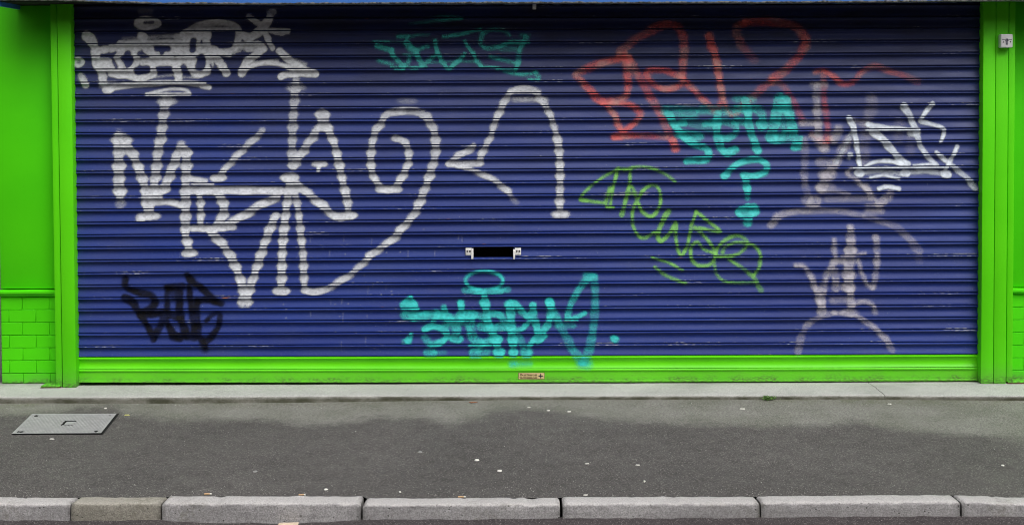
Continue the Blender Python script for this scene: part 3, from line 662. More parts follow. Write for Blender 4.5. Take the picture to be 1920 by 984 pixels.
# pale ghost letters and figure, right
spray('pale half erased letters beside the right post', PP, [
    (15, .55, [(1532, 160), (1531, 183), (1532, 210), (1533, 230), (1535, 252), (1538, 264)]), (12, .4, [(1524, 159), (1548, 159)], 3), (15, .45, [(1505, 231), (1536, 230)], 3),
    (20, .4, [(1526, 255), (1544, 275)], 3), (20, .45, [(1546, 279)], 3), (20, .45, [(1572, 244), (1564, 262)], 3), (14, .3, [(1509, 262), (1509, 311), (1508, 327), (1511, 354), (1519, 376)], 3),
    (24, .4, [(1514, 375), (1530, 376)], 3), (5, .5, [(1512, 386), (1535, 386)]), (20, .42, [(1591, 262), (1577, 287), (1564, 309), (1553, 327), (1540, 354)], 3), (24, .3, [(1540, 305), (1560, 309)], 3),
    (26, .5, [(1546, 329), (1556, 328)], 3), (23, .4, [(1540, 353), (1556, 352)], 3), (9, .4, [(1560, 356), (1591, 364)]), (12, .32, [(1551, 374), (1591, 373), (1638, 371)], 3),
    (9, .6, [(1596, 316), (1590, 325), (1604, 336), (1620, 351), (1632, 364)]), (14, .4, [(1624, 350), (1634, 370)], 3), (18, .45, [(1668, 364), (1660, 374), (1648, 382)], 3), (5, .65, [(1624, 384), (1654, 384)]), (13, .38, [(1628, 396), (1652, 396)], 4),
    (22, .22, [(1634, 183), (1634, 208), (1624, 231), (1621, 277), (1620, 303)], 4), (20, .14, [(1687, 231), (1685, 262)], 4), (18, .14, [(1707, 256), (1707, 285)], 4), (12, .3, [(1600, 226), (1632, 236)], 3),
    ((15, 11), (.5, .32), [(1446, 422), (1459, 406), (1488, 397), (1531, 394), (1575, 396), (1620, 405)]), ((11, 16), (.3, .3), [(1620, 405), (1654, 415), (1683, 428), (1705, 448), (1723, 470)], 2.5), (12, .12, [(1720, 472), (1724, 490)], 4)], 0.5, 3.2)
spray('pale lilac hand drawing low on the right', PP, [
    ((8, 16), .6, [(1492, 498), (1508, 500), (1521, 519), (1528, 539), (1536, 559), (1540, 571), (1543, 584)]), (18, .5, [(1538, 560), (1541, 584)]),
    ((9, 16), .5, [(1564, 450), (1564, 468), (1566, 490), (1551, 513), (1544, 540), (1540, 562)]), (14, .5, [(1564, 490), (1580, 488)]), ((13, 22), .62, [(1594, 427), (1595, 445), (1595, 468)]), (23, .58, [(1595, 468), (1592, 491), (1590, 516), (1592, 540)]),
    ((15, 17), .55, [(1594, 545), (1595, 566), (1595, 586)]), (20, .4, [(1588, 516), (1596, 517)]), (15, .5, [(1566, 508), (1567, 541)]), (14, .4, [(1581, 538)]), (13, .35, [(1562, 563), (1590, 563)], 5), (5, .6, [(1578, 480), (1622, 475)]),
    ((8, 9), .5, [(1609, 486), (1615, 511), (1625, 531), (1635, 539)]), ((11, 13), .5, [(1637, 538), (1642, 516), (1644, 491), (1644, 465), (1642, 444)]), (9, .45, [(1597, 572), (1618, 565), (1637, 572), (1641, 586)]),
    ((16, 9), (.25, .45), [(1496, 660), (1501, 636), (1513, 610), (1530, 597), (1564, 586)], 2.2), ((8, 14), .45, [(1564, 586), (1596, 589), (1618, 599), (1641, 616), (1661, 636), (1673, 656)], 2.2), (16, .4, [(1585, 586), (1602, 588)])], 0.65, 2.8)
spray('crisp icy white tag near the right post', PI, [
    ((12, 8), .98, [(1591, 221), (1599, 236), (1604, 259), (1608, 284), (1612, 312)]), (16, .98, [(1609, 324), (1613, 325)]), (9, .98, [(1592, 290), (1595, 290)]), (8, .4, [(1592, 296)]), (9, .4, [(1598, 247), (1583, 277), (1568, 304)], 2.2),
    ((12, 6), .95, [(1628, 234), (1650, 239), (1690, 242), (1722, 243)]), (4, .95, [(1624, 243.5), (1722, 243.5)]), ((16, 13), .9, [(1636, 246), (1650, 257), (1662, 269), (1677, 287), (1691, 302), (1702, 308)]),
    ((5, 10), .9, [(1621, 312), (1640, 304), (1666, 302), (1690, 307)]), (4, .95, [(1600, 314.5), (1768, 314)]), (14, .95, [(1695, 324), (1700, 325)]), ((9, 10), .55, [(1612, 324), (1650, 322), (1690, 326)], 3), ((9, 10), .65, [(1704, 323), (1738, 321), (1774, 327)], 2.5), (15, .95, [(1770, 326), (1777, 327)]),
    (4, .9, [(1712, 310), (1743, 308), (1758, 311)]), (5, .85, [(1631, 333), (1657, 329), (1685, 335)]), (8, .98, [(1648, 354), (1664, 350), (1685, 354)]),
    ((14, 9), .75, [(1694, 199), (1702, 211), (1710, 228), (1717, 246), (1725, 272), (1738, 292), (1756, 310)]), (8, .9, [(1696, 197), (1700, 204)]), (14, .7, [(1708, 249), (1720, 249)], 2.5),
    ((9, 7), .9, [(1748, 195), (1736, 210), (1726, 226), (1739, 231), (1766, 240), (1770, 251), (1763, 266)]),
    ((8, 12), (.98, .5), [(1755, 286), (1778, 305), (1799, 322), (1814, 335), (1828, 353)]), (8, .98, [(1795, 275), (1784, 297), (1773, 316)])], 0.25, 2.0)

# turquoise tag, bottom centre (runs over the rail)
spray('turquoise tag with a halo at bottom centre', PT, [
    (7, .85, ell(908, 526, 35, 18, 16, 100, 445)), (11, .55, [(871, 544), (908, 547), (952, 543)], 2.5), (10, .4, [(895, 547), (940, 546)]),
    ((10, 16), .8, [(770, 557), (760, 569), (758, 572)]), (20, .75, [(764, 568), (774, 572)]), (8, .7, [(770, 557), (782, 578)]), (5, .85, [(754, 578), (785, 578)]), (20, .6, [(760, 590), (787, 592), (817, 588)], 2.5), (11, .7, [(822, 586), (812, 603)]), (14, .5, [(775, 596), (800, 590)]),
    (13, .9, [(796, 617), (810, 611), (828, 616), (838, 628), (826, 642), (808, 646)]), (14, .45, [(806, 646), (797, 632)], 3), (12, .7, [(800, 661), (814, 661)], 3), (8, .3, [(820, 661), (834, 661)], 3), ((9, 14), .8, [(771, 626), (765, 638)]), (8, .4, [(757, 640), (768, 641)], 3),
    ((12, 18), .85, [(832, 576), (836, 590), (844, 601)]), (17, .65, [(824, 592), (845, 596)]), (14, .65, [(836, 606), (837, 625)]), (20, .55, [(852, 600), (856, 620)], 2.5), (18, .75, [(850, 633), (860, 635)], 2.5), (12, .5, [(845, 602), (868, 604)]),
    (13, .98, [(864, 567), (865, 572)]), (13, .85, [(865, 574), (866, 600)]), (21, .75, [(864, 591), (886, 590)]), (19, .7, [(882, 592), (882, 614), (889, 636), (900, 644)]), (18, .7, [(888, 661), (893, 661)], 2.5), (13, .45, [(900, 660), (914, 660)], 3), (5, .8, [(880, 647), (920, 647)]),
    ((12, 18), .92, [(908, 550), (910, 571), (912, 592), (918, 612), (927, 632), (932, 646)]), (19, .9, [(908, 567), (911, 573)]), (14, .6, [(890, 588), (913, 598)]), (14, .65, [(916, 586), (936, 590), (944, 600)]), (19, .6, [(902, 612), (924, 617)]), (18, .9, [(925, 636), (934, 636)]), (13, .6, [(916, 638), (900, 646)]),
    (19, .92, [(933, 660), (938, 660)]), (18, .9, [(956, 569), (958, 592), (958, 612), (961, 636), (962, 645)]), (16, .9, [(961, 661), (964, 661)]), (14, .8, [(951, 571), (966, 570), (979, 584), (989, 592), (999, 586)]), (19, .55, [(936, 613), (956, 610)], 2.5), (10, .85, [(960, 620), (977, 617), (988, 607), (996, 596)]),
    (14, .5, [(974, 632), (981, 648)], 2.5), (18, .75, [(984, 661), (990, 661)], 3), (15, .85, [(999, 574), (1000, 592), (1005, 606), (1009, 624)]), (13, .98, [(999, 572)]), (17, .95, [(1007, 634), (1012, 634)]), (11, .8, [(1002, 636), (992, 648)]), (10, .85, [(1022, 629), (1008, 641)]), (14, .8, [(1019, 620), (1028, 606), (1032, 590), (1031, 570)]), (17, .95, [(1030, 565), (1032, 571)]),
    (16, .55, [(1034, 578), (1046, 600)]), ((15, 18), .42, [(1046, 600), (1054, 616), (1064, 636), (1077, 660), (1092, 676)], 2.5), ((15, 12), .6, [(1108, 519), (1095, 529), (1082, 548), (1070, 571), (1064, 594)], 2), (5, .75, [(1060, 599), (1082, 599)]), (9, .85, [(1072, 597), (1084, 593), (1096, 587)]), (13, .38, [(1046, 610), (1074, 609)], 3),
    ((14, 18), .4, [(1114, 520), (1116, 551), (1115, 588), (1112, 616), (1108, 641), (1103, 661), (1094, 678)], 2.5), (15, .5, [(1100, 517), (1112, 518)], 3), ((14, 18), .6, [(1090, 681), (1101, 681)], 6), (11, .55, [(960, 682), (967, 682)], 4), (9, .3, [(978, 682), (994, 682)], 4), (6, .35, [(884, 669), (900, 669)], 2), (14, .98, [(1151, 634), (1154, 636)])], 0.35, 2.4)

# ------------------------------------------------------------------ shop front
shop = empty('shop_front', (0, 0.1, 0), 'bright green painted shop front with blue fascia framing the roller shutter', 'shop front')
FX0 = onY(4, 300, -0.27)[0]; FX1 = 7.0; ZT = 6.2
# fascia: sagging weathered bottom edge
fe = [(-200, 1.5), (0, 1.5), (60, 2), (120, 3), (200, 5.5), (300, 8), (480, 9), (960, 7.2), (1440, 6.5), (1700, 4.5), (1850, 2.8), (1920, 2), (3000, 0)]
FY = -0.27
fxp = np.array([onY(x, y, FY) for x, y in fe])
cx_f = np.linspace(FX0, FX1, 700); zb_f = np.interp(cx_f, fxp[:, 0], fxp[:, 2]) + 0.0022 * vnoise(cx_f * 30, cx_f * 0, 3) * 1.2
Vf, ed = [], []
for dy, dz, e in ((0.26, 0.012, 0.5), (0.006, 0.003, 1.0), (0.0, 0.0, 1.0), (-0.004, 0.003, 0.75), (-0.004, 0.010, 0.55), (-0.004, 0.016, 0.15), (-0.004, 0.03, 0.0), (-0.004, 0.62, 0.0)):
    Vf.append(np.stack([cx_f, np.full_like(cx_f, FY + dy), zb_f + dz], -1)); ed.append(np.full(len(cx_f), e))
Vf = np.concatenate(Vf); mesh('fascia_board', Vf, grid_faces(8, len(cx_f)), M['blue_fascia'], shop, False, None, {'edge': np.concatenate(ed)})
zt0 = float(zb_f.min())
box('soffit', M['black'], shop, FX0, FX1, -0.255, 0.30, zt0 + 0.03, zt0 + 0.06, bev=0)
box('fascia_end', M['blue_fascia'], shop, FX0 - 0.02, FX0 - 0.001, FY - 0.004, 0.30, zt0 + 0.004, zt0 + 0.62, bev=0.002)
box('upper_wall', M['brick'], shop, FX0, FX1, 0.02, 0.30, zt0 + 0.64, ZT, bev=0)
box('fascia_top', M['blue_fascia'], shop, FX0 - 0.02, FX1, FY - 0.02, 0.02, zt0 + 0.64, zt0 + 0.66, bev=0.003)
box('shop_back', M['black'], shop, FX0 + .05, FX1, 0.31, 0.33, 0, ZT - .1, bev=0)

ZP = zt0 + 0.028
def post(x0, x1, y0, zb):
    X0, X1 = onY(x0, 365, y0)[0], onY(x1, 365, y0)[0]
    return box('frame_post', M['green_post'], shop, X0, X1, y0, 0.075, zb, ZP, bev=0.003, seg=2)
pl1 = post(99.3, 111.4, -0.048, 0.004); pl2 = post(112.2, 137.3, -0.060, 0.002)
pr1 = post(1841.7, 1864.8, -0.060, 0.002); pr2 = post(1865.8, 1888.8, -0.060, 0.002); pr3 = post(1889.8, 1901.4, -0.052, 0.010)
# rusty feet
def foot(px0, px1, parent, y0):
    a, b = onY(px0, 722, y0)[0], onY(px1, 722, y0)[0]
    n = 26; bm = bmesh.new(); add_box(bm, a, b, y0 - 0.012, 0.02, 0.005, 0.014, 0.003)
    o = bm_obj('foot_plate', bm, M['green_post'], parent, True)
    bm = bmesh.new(); add_box(bm, a - .004, b + .004, y0 - 0.014, 0.02, 0.001, 0.0045, 0.001); bm_obj('rust_edge', bm, M['rust'], o)
foot(78, 113, pl1, -0.055); foot(1889, 1945, pr3, -0.050)

def side(x0, x1, ztop_sill, zbot_sill, jog=0.0):
    """rendered panel above a moulded sill above tiles"""
    YW = 0.062
    box('wall_panel', M['green_wall'], shop, x0, x1, YW, 0.30, ztop_sill + 0.006, ZP, bev=0.004)
    # sill profile
    pr = [(YW + .05, ztop_sill), (YW - 0.022, ztop_sill - 0.001), (YW - 0.030, ztop_sill - 0.006), (YW - 0.031, ztop_sill - 0.018), (YW - 0.026, ztop_sill - 0.026), (YW - 0.014, zbot_sill + 0.004), (YW - 0.004, zbot_sill), (YW + .05, zbot_sill)]
    xs = np.linspace(x0, x1, 40); Vs = np.array([[(x, y + 0.0015 * math.sin(x * 9), z + 0.001 * math.sin(x * 23)) for x in xs] for y, z in pr])
    mesh('sill', Vs.reshape(-1, 3), grid_faces(len(pr), len(xs))[:, ::-1], M['green_wall'], shop, True, 35)
    # tiles
    bm = bmesh.new(); H = 0.0783; Wt = 0.1655; z = zbot_sill - 0.002; r = 0
    add_box(bm, x0, x1, YW + 0.003, 0.30, 0.0, zbot_sill - 0.001)
    while z > 0.004:
        zb = max(z - H, 0.004); off = (0.30 if r % 2 else 0.80) * Wt + jog
        x = x0 - Wt + (off % Wt)
        while x < x1:
            a, b = max(x, x0), min(x + Wt, x1)
            if b - a > 0.008 and z - zb > 0.008:
                yy = YW + random.uniform(-0.0016, 0.0004)
                add_box(bm, a + 0.0017, b - 0.0017, yy - .003, YW + 0.012, zb + 0.0017, z - 0.0017, 0.0016, 1)
            x += Wt
        z -= H; r += 1
    o = bm_obj('tile_plinth', bm, M['green_wall'], shop, True)
    return o
LX0 = onY(2.0, 600, 0.062)[0]
side(LX0, onY(104, 365, 0.06)[0], onY(50, 544.5, 0.03)[2], onY(50, 557, 0.04)[2])
side(onY(1898, 365, 0.06)[0], FX1, onY(1910, 541.5, 0.03)[2], onY(1910, 552, 0.04)[2], 0.03)

nb = box('neighbour_wall', M['neighbour'], None, LX0 - 7.0, LX0 - 0.012, 0.16, 0.4, -0.02, ZT, bev=0.004)
tag(nb, 'plain grey rendered wall past the left end of the shop front', 'wall')

# key switch
k0, k1 = onY(1876, 90, -0.10), onY(1899, 64.5, -0.10)
ks = empty('key_switch', ((k0[0] + k1[0]) / 2, -0.06, k0[2]), 'small white key switch box fixed high on the right green post', 'key switch')
bm = bmesh.new(); add_box(bm, k0[0], k1[0], -0.104, -0.060, k0[2], k1[2], 0.007, 4); bm_obj('cover', bm, M['plastic'], ks, True)
kx, kz = (k0[0] + k1[0]) / 2, k0[2] + (k1[2] - k0[2]) * 0.56
def disc(name, mat, parent, x, z, r, y, dep=0.004):
    bm = bmesh.new(); bmesh.ops.create_cone(bm, segments=20, radius1=r, radius2=r * .9, depth=dep, cap_ends=True, matrix=Matrix.Translation((x, y, z)) @ Matrix.Rotation(R(90), 4, 'X'))
    return bm_obj(name, bm, mat, parent, True)
lk = disc('lock_cylinder', M['steel'], ks, kx, kz, 0.010, -0.106, 0.006)
box('lock_tail', M['steel'], lk, kx - .0058, kx + .0058, -0.1075, -0.1035, kz - 0.027, kz - 0.008, bev=0.002)
box('key_slot', M['dark'], lk, kx - .0016, kx + .0016, -0.1100, -0.1085, kz - 0.004, kz + 0.007, bev=0.0004)
for s in (-1, 1):
    bm = bmesh.new(); z_ = kz - 0.011; x_ = kx + s * 0.021
    vs = [bm.verts.new((x_ + dx, y_, z_ + dz * (1 if s > 0 else -1))) for y_ in (-0.1052, -0.1036) for dx, dz in ((-.0045, .004), (.0045, .004), (0, -.005))]
    bm.faces.new(vs[:3]); bm.faces.new(vs[3:][::-1])
    for i in range(3): bm.faces.new((vs[i], vs[i + 3], vs[(i + 1) % 3 + 3], vs[(i + 1) % 3]))
    bmesh.ops.recalc_face_normals(bm, faces=bm.faces[:]); bm_obj('arrow_mark', bm, M['dark'], ks)
    box('printed_word', M['steel'], ks, x_ - 0.0085, x_ + 0.0085, -0.1050, -0.1036, kz + 0.002, kz + 0.006, bev=0.0003)

# ------------------------------------------------------------------ step
se = [(-900, 744), (0, 744), (200, 744), (480, 742.5), (700, 741.5), (960, 741.5), (1300, 741), (1600, 740.5), (1920, 742), (2900, 743)]
sbm = [(-900, 756.5), (0, 756), (100, 755.5), (300, 756), (480, 755), (600, 754), (720, 752), (960, 749.5), (1200, 749), (1440, 748.5), (1700, 749), (1920, 751), (2900, 752)]
sp_ = np.array([onZ(x, y, 0.0) for x, y in se])
xs = np.linspace(-7, 7, 1200); ys = np.interp(xs, sp_[:, 0], sp_[:, 1])
bp = []
for x, y in sbm:
    q = onZ(x, y, -0.03); Y0 = float(np.interp(q[0], xs, ys)); bp.append(onY(x, y, Y0))
bp = np.array(bp); zbase = np.interp(xs, bp[:, 0], bp[:, 2])
prof = []
nz = vnoise(xs * 9, xs * 0 + 1.3, 5); nz2 = vnoise(xs * 40, xs * 0 + 4.1, 6)
yb = np.linspace(0.08, 0.0, 8)
rowsV, mossv = [], []
for j in range(22):
    fy = j / 21; Y = 0.10 + (ys + 0.012 - 0.10) * fy
    rowsV.append(np.stack([xs, Y, 0.0 + 0.0012 * vnoise(xs * 14, Y * 14, 9)], -1)); mossv.append(np.clip(0.9 - 3.2 * (0.10 - Y) / 0.45, 0, 1) * np.clip(0.55 + 1.6 * vnoise(xs * 2.3, xs * 0 + 8, 12), 0, 1))
rowsV.append(np.stack([xs, ys + 0.004 + 0.002 * nz2, np.full_like(xs, -0.0022)], -1)); mossv.append(np.full_like(xs, 0.1))
rowsV.append(np.stack([xs, ys + 0.0 + 0.003 * nz2, np.full_like(xs, -0.007)], -1)); mossv.append(np.full_like(xs, 0.55))
for fr in (0.45, 0.75, 1.3):
    rowsV.append(np.stack([xs, ys + 0.003 * nz2 + 0.002 * vnoise(xs * 25, fr + xs * 0, 8), -0.007 + (zbase + 0.007) * fr], -1)); mossv.append(np.full_like(xs, 1.0))
Vst = np.concatenate(rowsV)
crx = [onZ(1652, 735, 0)[0], onZ(1258, 735, 0)[0]]
M['step'] = mat_concrete('step_concrete', (0.47, 0.475, 0.45), (0.59, 0.59, 0.565), mossy=0.85, pits=0.35, cracks=crx[:1], bumps=0.35)
st = mesh('step', Vst, grid_faces(len(rowsV), len(xs)), M['step'], None, True, 40, {'moss': np.concatenate(mossv)})
tag(st, 'pale worn concrete step running under the roller shutter', 'step', kind='structure')

# ------------------------------------------------------------------ kerb, pavement, road
YK = -2.05; YKB = -1.925
stones = [(-620, -246, 931, 931, 944, 944), (-244, 131, 930.5, 931.5, 943.5, 945), (133.5, 301, 931, 930.5, 943.5, 943), (303.5, 676, 928.5, 929.5, 943, 944), (680, 1050, 933.5, 931.5, 946, 945), (1055, 1424, 930.5, 930, 944.5, 943.5), (1427, 1800, 929, 926.5, 942.5, 940.5), (1803.5, 2177, 927, 941, 940.5, 955), (2180, 2554, 941, 943, 955, 957)]
roadl = [(-900, 975), (0, 975), (130, 975), (300, 973.5), (340, 977), (400, 979.5), (560, 980.5), (620, 977), (680, 973.5), (960, 972.5), (1050, 971.5), (1424, 970), (1500, 968.5), (1600, 968), (1800, 967), (1920, 968.5), (2177, 976), (2900, 980)]
rp = np.array([onY(x, y, YK - .004) for x, y in roadl])
labels = ['grey kerbstone beyond the left end of the kerb row', 'smooth grey kerbstone at the left end, cut off by the photo edge', 'short ochre weathered kerbstone near the left end', 'pitted grey kerbstone standing over a dip in the road', 'long grey kerbstone just left of the photo centre', 'long pale kerbstone just right of the photo centre',
          'long clean kerbstone second from the right end', 'kerbstone tilting down at the right end of the row', 'grey kerbstone beyond the right end of the kerb row']
kback = []
for i, (x0, x1, yb0, yb1, yf0, yf1) in enumerate(stones):
    fa, fb = onY(x0, yf0, YK), onY(x1, yf1, YK); ba, bb = onY(x0, yb0, YKB), onY(x1, yb1, YKB)
    Xa, Xb = fa[0], fb[0]; n = max(20, int((Xb - Xa) / 0.008)); u = np.linspace(0, 1, n); X = Xa + (Xb - Xa) * u
    zf = fa[2] + (fb[2] - fa[2]) * u; zk = ba[2] + (bb[2] - ba[2]) * u
    kback += [(Xa, zk[0]), (Xb, zk[-1])]
    endr = np.minimum(u, 1 - u) * (Xb - Xa); er = np.clip(1 - endr / 0.010, 0, 1) ** 2 * 0.007 + np.clip(vnoise(X * 13, X * 0 + 2, i + 31, 3) - 0.42, 0, 1) * 0.03      # worn arrises
    rws = []; wr = []
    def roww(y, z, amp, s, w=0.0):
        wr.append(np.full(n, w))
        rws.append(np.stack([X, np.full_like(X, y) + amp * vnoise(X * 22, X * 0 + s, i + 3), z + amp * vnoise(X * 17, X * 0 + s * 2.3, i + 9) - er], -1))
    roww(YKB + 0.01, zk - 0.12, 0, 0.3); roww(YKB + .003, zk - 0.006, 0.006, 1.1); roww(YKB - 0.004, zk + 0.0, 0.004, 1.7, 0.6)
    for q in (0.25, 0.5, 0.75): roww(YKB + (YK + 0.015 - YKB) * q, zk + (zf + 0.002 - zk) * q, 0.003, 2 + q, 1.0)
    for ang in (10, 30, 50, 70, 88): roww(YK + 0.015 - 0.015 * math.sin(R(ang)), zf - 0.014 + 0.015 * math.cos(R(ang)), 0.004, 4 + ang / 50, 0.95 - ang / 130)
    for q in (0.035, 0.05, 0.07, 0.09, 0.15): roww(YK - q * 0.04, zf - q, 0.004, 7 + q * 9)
    V = np.concatenate(rws); Fq = grid_faces(len(rws), n).tolist()
    b0 = len(V); capA = [r * n for r in range(len(rws))]; capB = [r * n + n - 1 for r in range(len(rws))]
    jn = np.tile(np.clip(1 - endr / 0.022, 0, 1), len(rws))
    o = mesh('kerbstone', V, np.array(Fq), M['kerb_old'] if i == 2 else M['kerb'], None, True, 60, {'wear_light': np.concatenate(wr), 'joint': jn})
    bm = bmesh.new(); bm.from_mesh(o.data); bm.verts.ensure_lookup_table()
    bm.faces.new([bm.verts[j] for j in capA]); bm.faces.new([bm.verts[j] for j in capB[::-1]])
    bmesh.ops.recalc_face_normals(bm, faces=bm.faces[:]); bm.to_mesh(o.data); bm.free()
    tag(o, labels[i], 'kerbstone', 'kerbstones along the road edge')
kback = np.array(kback)

px_x = np.concatenate([np.arange(-14, -4, 0.25), np.arange(-4, 4, 0.02), np.arange(4, 14.01, 0.25)]); fr = np.concatenate([np.linspace(0, 0.35, 40)[:-1], np.linspace(0.35, 1, 42)])
YS = np.interp(px_x, xs, ys); ZS = np.interp(px_x, bp[:, 0], bp[:, 2]); ZKb = np.interp(px_x, kback[:, 0], kback[:, 1]) - 0.004
PX = np.broadcast_to(px_x, (len(fr), len(px_x))); PY = YS + 0.004 + (YKB + 0.002 - YS - 0.004) * fr[:, None]
def pave_z(f, zs, zk): return zs + (zk - zs) * f
PZ = pave_z(fr[:, None], ZS, ZKb) + 0.0025 * vnoise(PX * 3, PY * 3, 21, 3) * np.sin(np.pi * fr)[:, None]
# traced edge of the pale dry margin
edge = [(-300, 776), (0, 775), (60, 776), (120, 773), (150, 765), (215, 764), (240, 776), (300, 784), (340, 789), (480, 785), (560, 796), (620, 792), (700, 785), (800, 783), (850, 793), (900, 785), (930, 772), (990, 766), (1040, 768), (1080, 778), (1140, 787), (1250, 793), (1350, 797), (1430, 799), (1480, 797), (1560, 799), (1600, 790), (1630, 793), (1690, 806), (1760, 812), (1830, 816), (1920, 824), (2300, 830)]
def on_pave(px, py):
    Z = -0.05
    for _ in range(8):
        q = onZ(px, py, Z); s_ = np.interp(q[0], px_x, YS); f_ = np.clip((q[1] - s_) / (YKB - s_), 0, 1)
        Z = pave_z(f_, np.interp(q[0], px_x, ZS), np.interp(q[0], px_x, ZKb))
    return onZ(px, py, Z)
ep = np.array([on_pave(x, y) for x, y in edge]); ye = np.interp(px_x, ep[:, 0], ep[:, 1])
stain = np.clip(0.5 + (PY - ye) / 0.36, 0, 1); mossp = np.clip(1 - (YS - PY) / 0.16, 0, 1) * (0.25 + 0.75 * np.clip(0.5 + 2.5 * vnoise(PX * 1.1, PX * 0, 33, 2), 0, 1))
lx = on_pave(30, 765)[0]; mossp = np.maximum(mossp, np.clip(1 - np.abs(PX - lx) / 0.25, 0, 1) * np.clip(1 - (YS - PY) / 0.3, 0, 1))
pv = mesh('pavement', np.stack([PX, PY, PZ], -1).reshape(-1, 3), grid_faces(len(fr), len(px_x)), M['pavement'], None, True, None, {'stain': stain, 'moss': mossp})
tag(pv, 'dark asphalt pavement with a paler damp margin along the step', 'pavement', kind='structure')

ry = np.concatenate([np.linspace(YK - .0 + 0.02, YK - 0.5, 40), np.array([-3, -5, -8, -12, -20, -60.0])])
RXs = np.concatenate([np.array([-80, -40, -20]), np.arange(-14, -4, 0.25), np.arange(-4, 4, 0.02), np.arange(4, 14.01, 0.25), np.array([20, 40, 80])])
rz0 = np.interp(RXs, rp[:, 0], rp[:, 2]); flat = np.interp(RXs, [-80, 80], [-0.178, -0.178])
RY = np.broadcast_to(ry[:, None], (len(ry), len(RXs))); wgt = np.exp(-np.clip(YK - RY, 0, 99) / 0.12)
RZ = flat * (1 - wgt) + rz0 * wgt + np.clip(YK - RY, 0, 4) * 0.02 + 0.006 * vnoise(RXs * 14 + 0 * RY, RY * 14, 41, 4) * np.clip(1.2 - (YK - RY), 0, 1)
rd = mesh('road', np.stack([np.broadcast_to(RXs, RY.shape), RY, RZ], -1).reshape(-1, 3), grid_faces(len(ry), len(RXs)), M['road'], None, True)
tag(rd, 'dark asphalt road beyond the kerb', 'road', kind='structure')

# ------------------------------------------------------------------ inspection cover
c4 = [on_pave(22, 815), on_pave(189.5, 814), on_pave(218.5, 777.5), on_pave(60, 778)]
cc_ = sum(c4) / 4
cov = empty('inspection_cover', tuple(cc_), 'grey ridged metal inspection cover set in the pavement at the left', 'inspection cover')
NU, NV = 96, 110
uu, vv = np.meshgrid(np.linspace(0, 1, NU), np.linspace(0, 1, NV))
def bil(u, v): 
    return (c4[0][None, None] * ((1 - u) * (1 - v))[..., None] + c4[1][None, None] * (u * (1 - v))[..., None] + c4[2][None, None] * (u * v)[..., None] + c4[3][None, None] * ((1 - u) * v)[..., None])
P = bil(uu, vv)
iu, iv = np.meshgrid(np.arange(NU), np.arange(NV))
ridge = (((iu // 2 + (iv // 6)) % 2 == 0) & (iv % 6 < 4)).astype(float)
border = (uu < .03) | (uu > .97) | (vv < .03) | (vv > .97); ridge[border] = 1
P[..., 2] += 0.006 + 0.002 * ridge
def rect(u0, u1, v0, v1): return (uu >= u0) & (uu <= u1) & (vv >= v0) & (vv <= v1)
hole = rect(.455, .50, .40, .66) | rect(.455, .60, .58, .66) | rect(.035, .12, .05, .12) | rect(.90, .955, .05, .13) | rect(.05, .095, .87, .94) | rect(.92, .955, .88, .93)
kp = ~(hole[:-1, :-1] & hole[1:, 1:])
mesh('cover_plate', P.reshape(-1, 3), grid_faces(NV, NU, kp), M['cover'], cov, False, None, {'low': 1 - ridge})
Pf = bil(np.array([[-.004, 1.022], [-.004, 1.026]]), np.array([[-.004, -.004], [1.03, 1.036]])); Pf[..., 2] += 0.0035
mesh('lifting_recess', Pf.reshape(-1, 3), [[0, 1, 3, 2]], M['black'], cov)
# frame rim
us = np.linspace(0, 1, 2)
def strip(u0, u1, v0, v1, z): 
    q = bil(np.array([[u0, u1], [u0, u1]]), np.array([[v0, v0], [v1, v1]])); q[..., 2] += z; return q.reshape(-1, 3)
Pk = bil(np.array([[.50, .60], [.50, .60]]), np.array([[.40, .40], [.575, .575]])); Pk[..., 2] += 0.0092
mesh('lifting_plate', Pk.reshape(-1, 3), [[0, 1, 3, 2]], M['cover'], cov)

# ------------------------------------------------------------------ small things lying about
def lump(name, px, py, w, d, h, mat, label, cat, group=None, rot=0.0, ground=None, jag=0.25, n=12):
    p = (ground or on_pave)(px, py); bm = bmesh.new()
    top = []; ring = []; ring2 = []
    for i in range(n):
        a = 2 * math.pi * i / n; r = 1 + random.uniform(-jag, jag)
        x, y = math.cos(a) * w / 2 * r, math.sin(a) * d / 2 * r
        x, y = x * math.cos(rot) - y * math.sin(rot), x * math.sin(rot) + y * math.cos(rot)
        ring.append(bm.verts.new((x, y, -0.002))); ring2.append(bm.verts.new((x * .82, y * .82, h * random.uniform(.7, 1))))
    c = bm.verts.new((0, 0, h))
    for i in range(n):
        j = (i + 1) % n; bm.faces.new((ring[i], ring[j], ring2[j], ring2[i])); bm.faces.new((ring2[i], ring2[j], c))
    o = bm_obj(name, bm, mat, None, True); o.location = (p[0], p[1], p[2] + 0.001)
    return tag(o, label, cat, group)
G1 = 'chewing gum spots on the pavement'
for px, py, w, mt, lb in [(894, 862, .026, 'gum', 'upper of two round white gum spots near mid pavement'), (937, 882, .026, 'gum', 'lower right of two round white gum spots near mid pavement'), (788, 847, .024, 'gum_grey', 'grey trodden gum spot left of the white gum pair'),
                          (478.5, 883.5, .026, 'gum_grey', 'dull oval gum spot in the left half of the pavement'), (611, 917, .020, 'gum', 'small white gum spot close to the kerb, above the pitted kerbstone'), (1880, 872, .018, 'gum', 'white gum spot near the right edge of the pavement')]:
    lump('gum_spot', px, py, w, w * 1.05, 0.0022, M[mt], lb, 'chewing gum', G1, jag=.10)
G2 = 'pale litter scraps on the pavement'
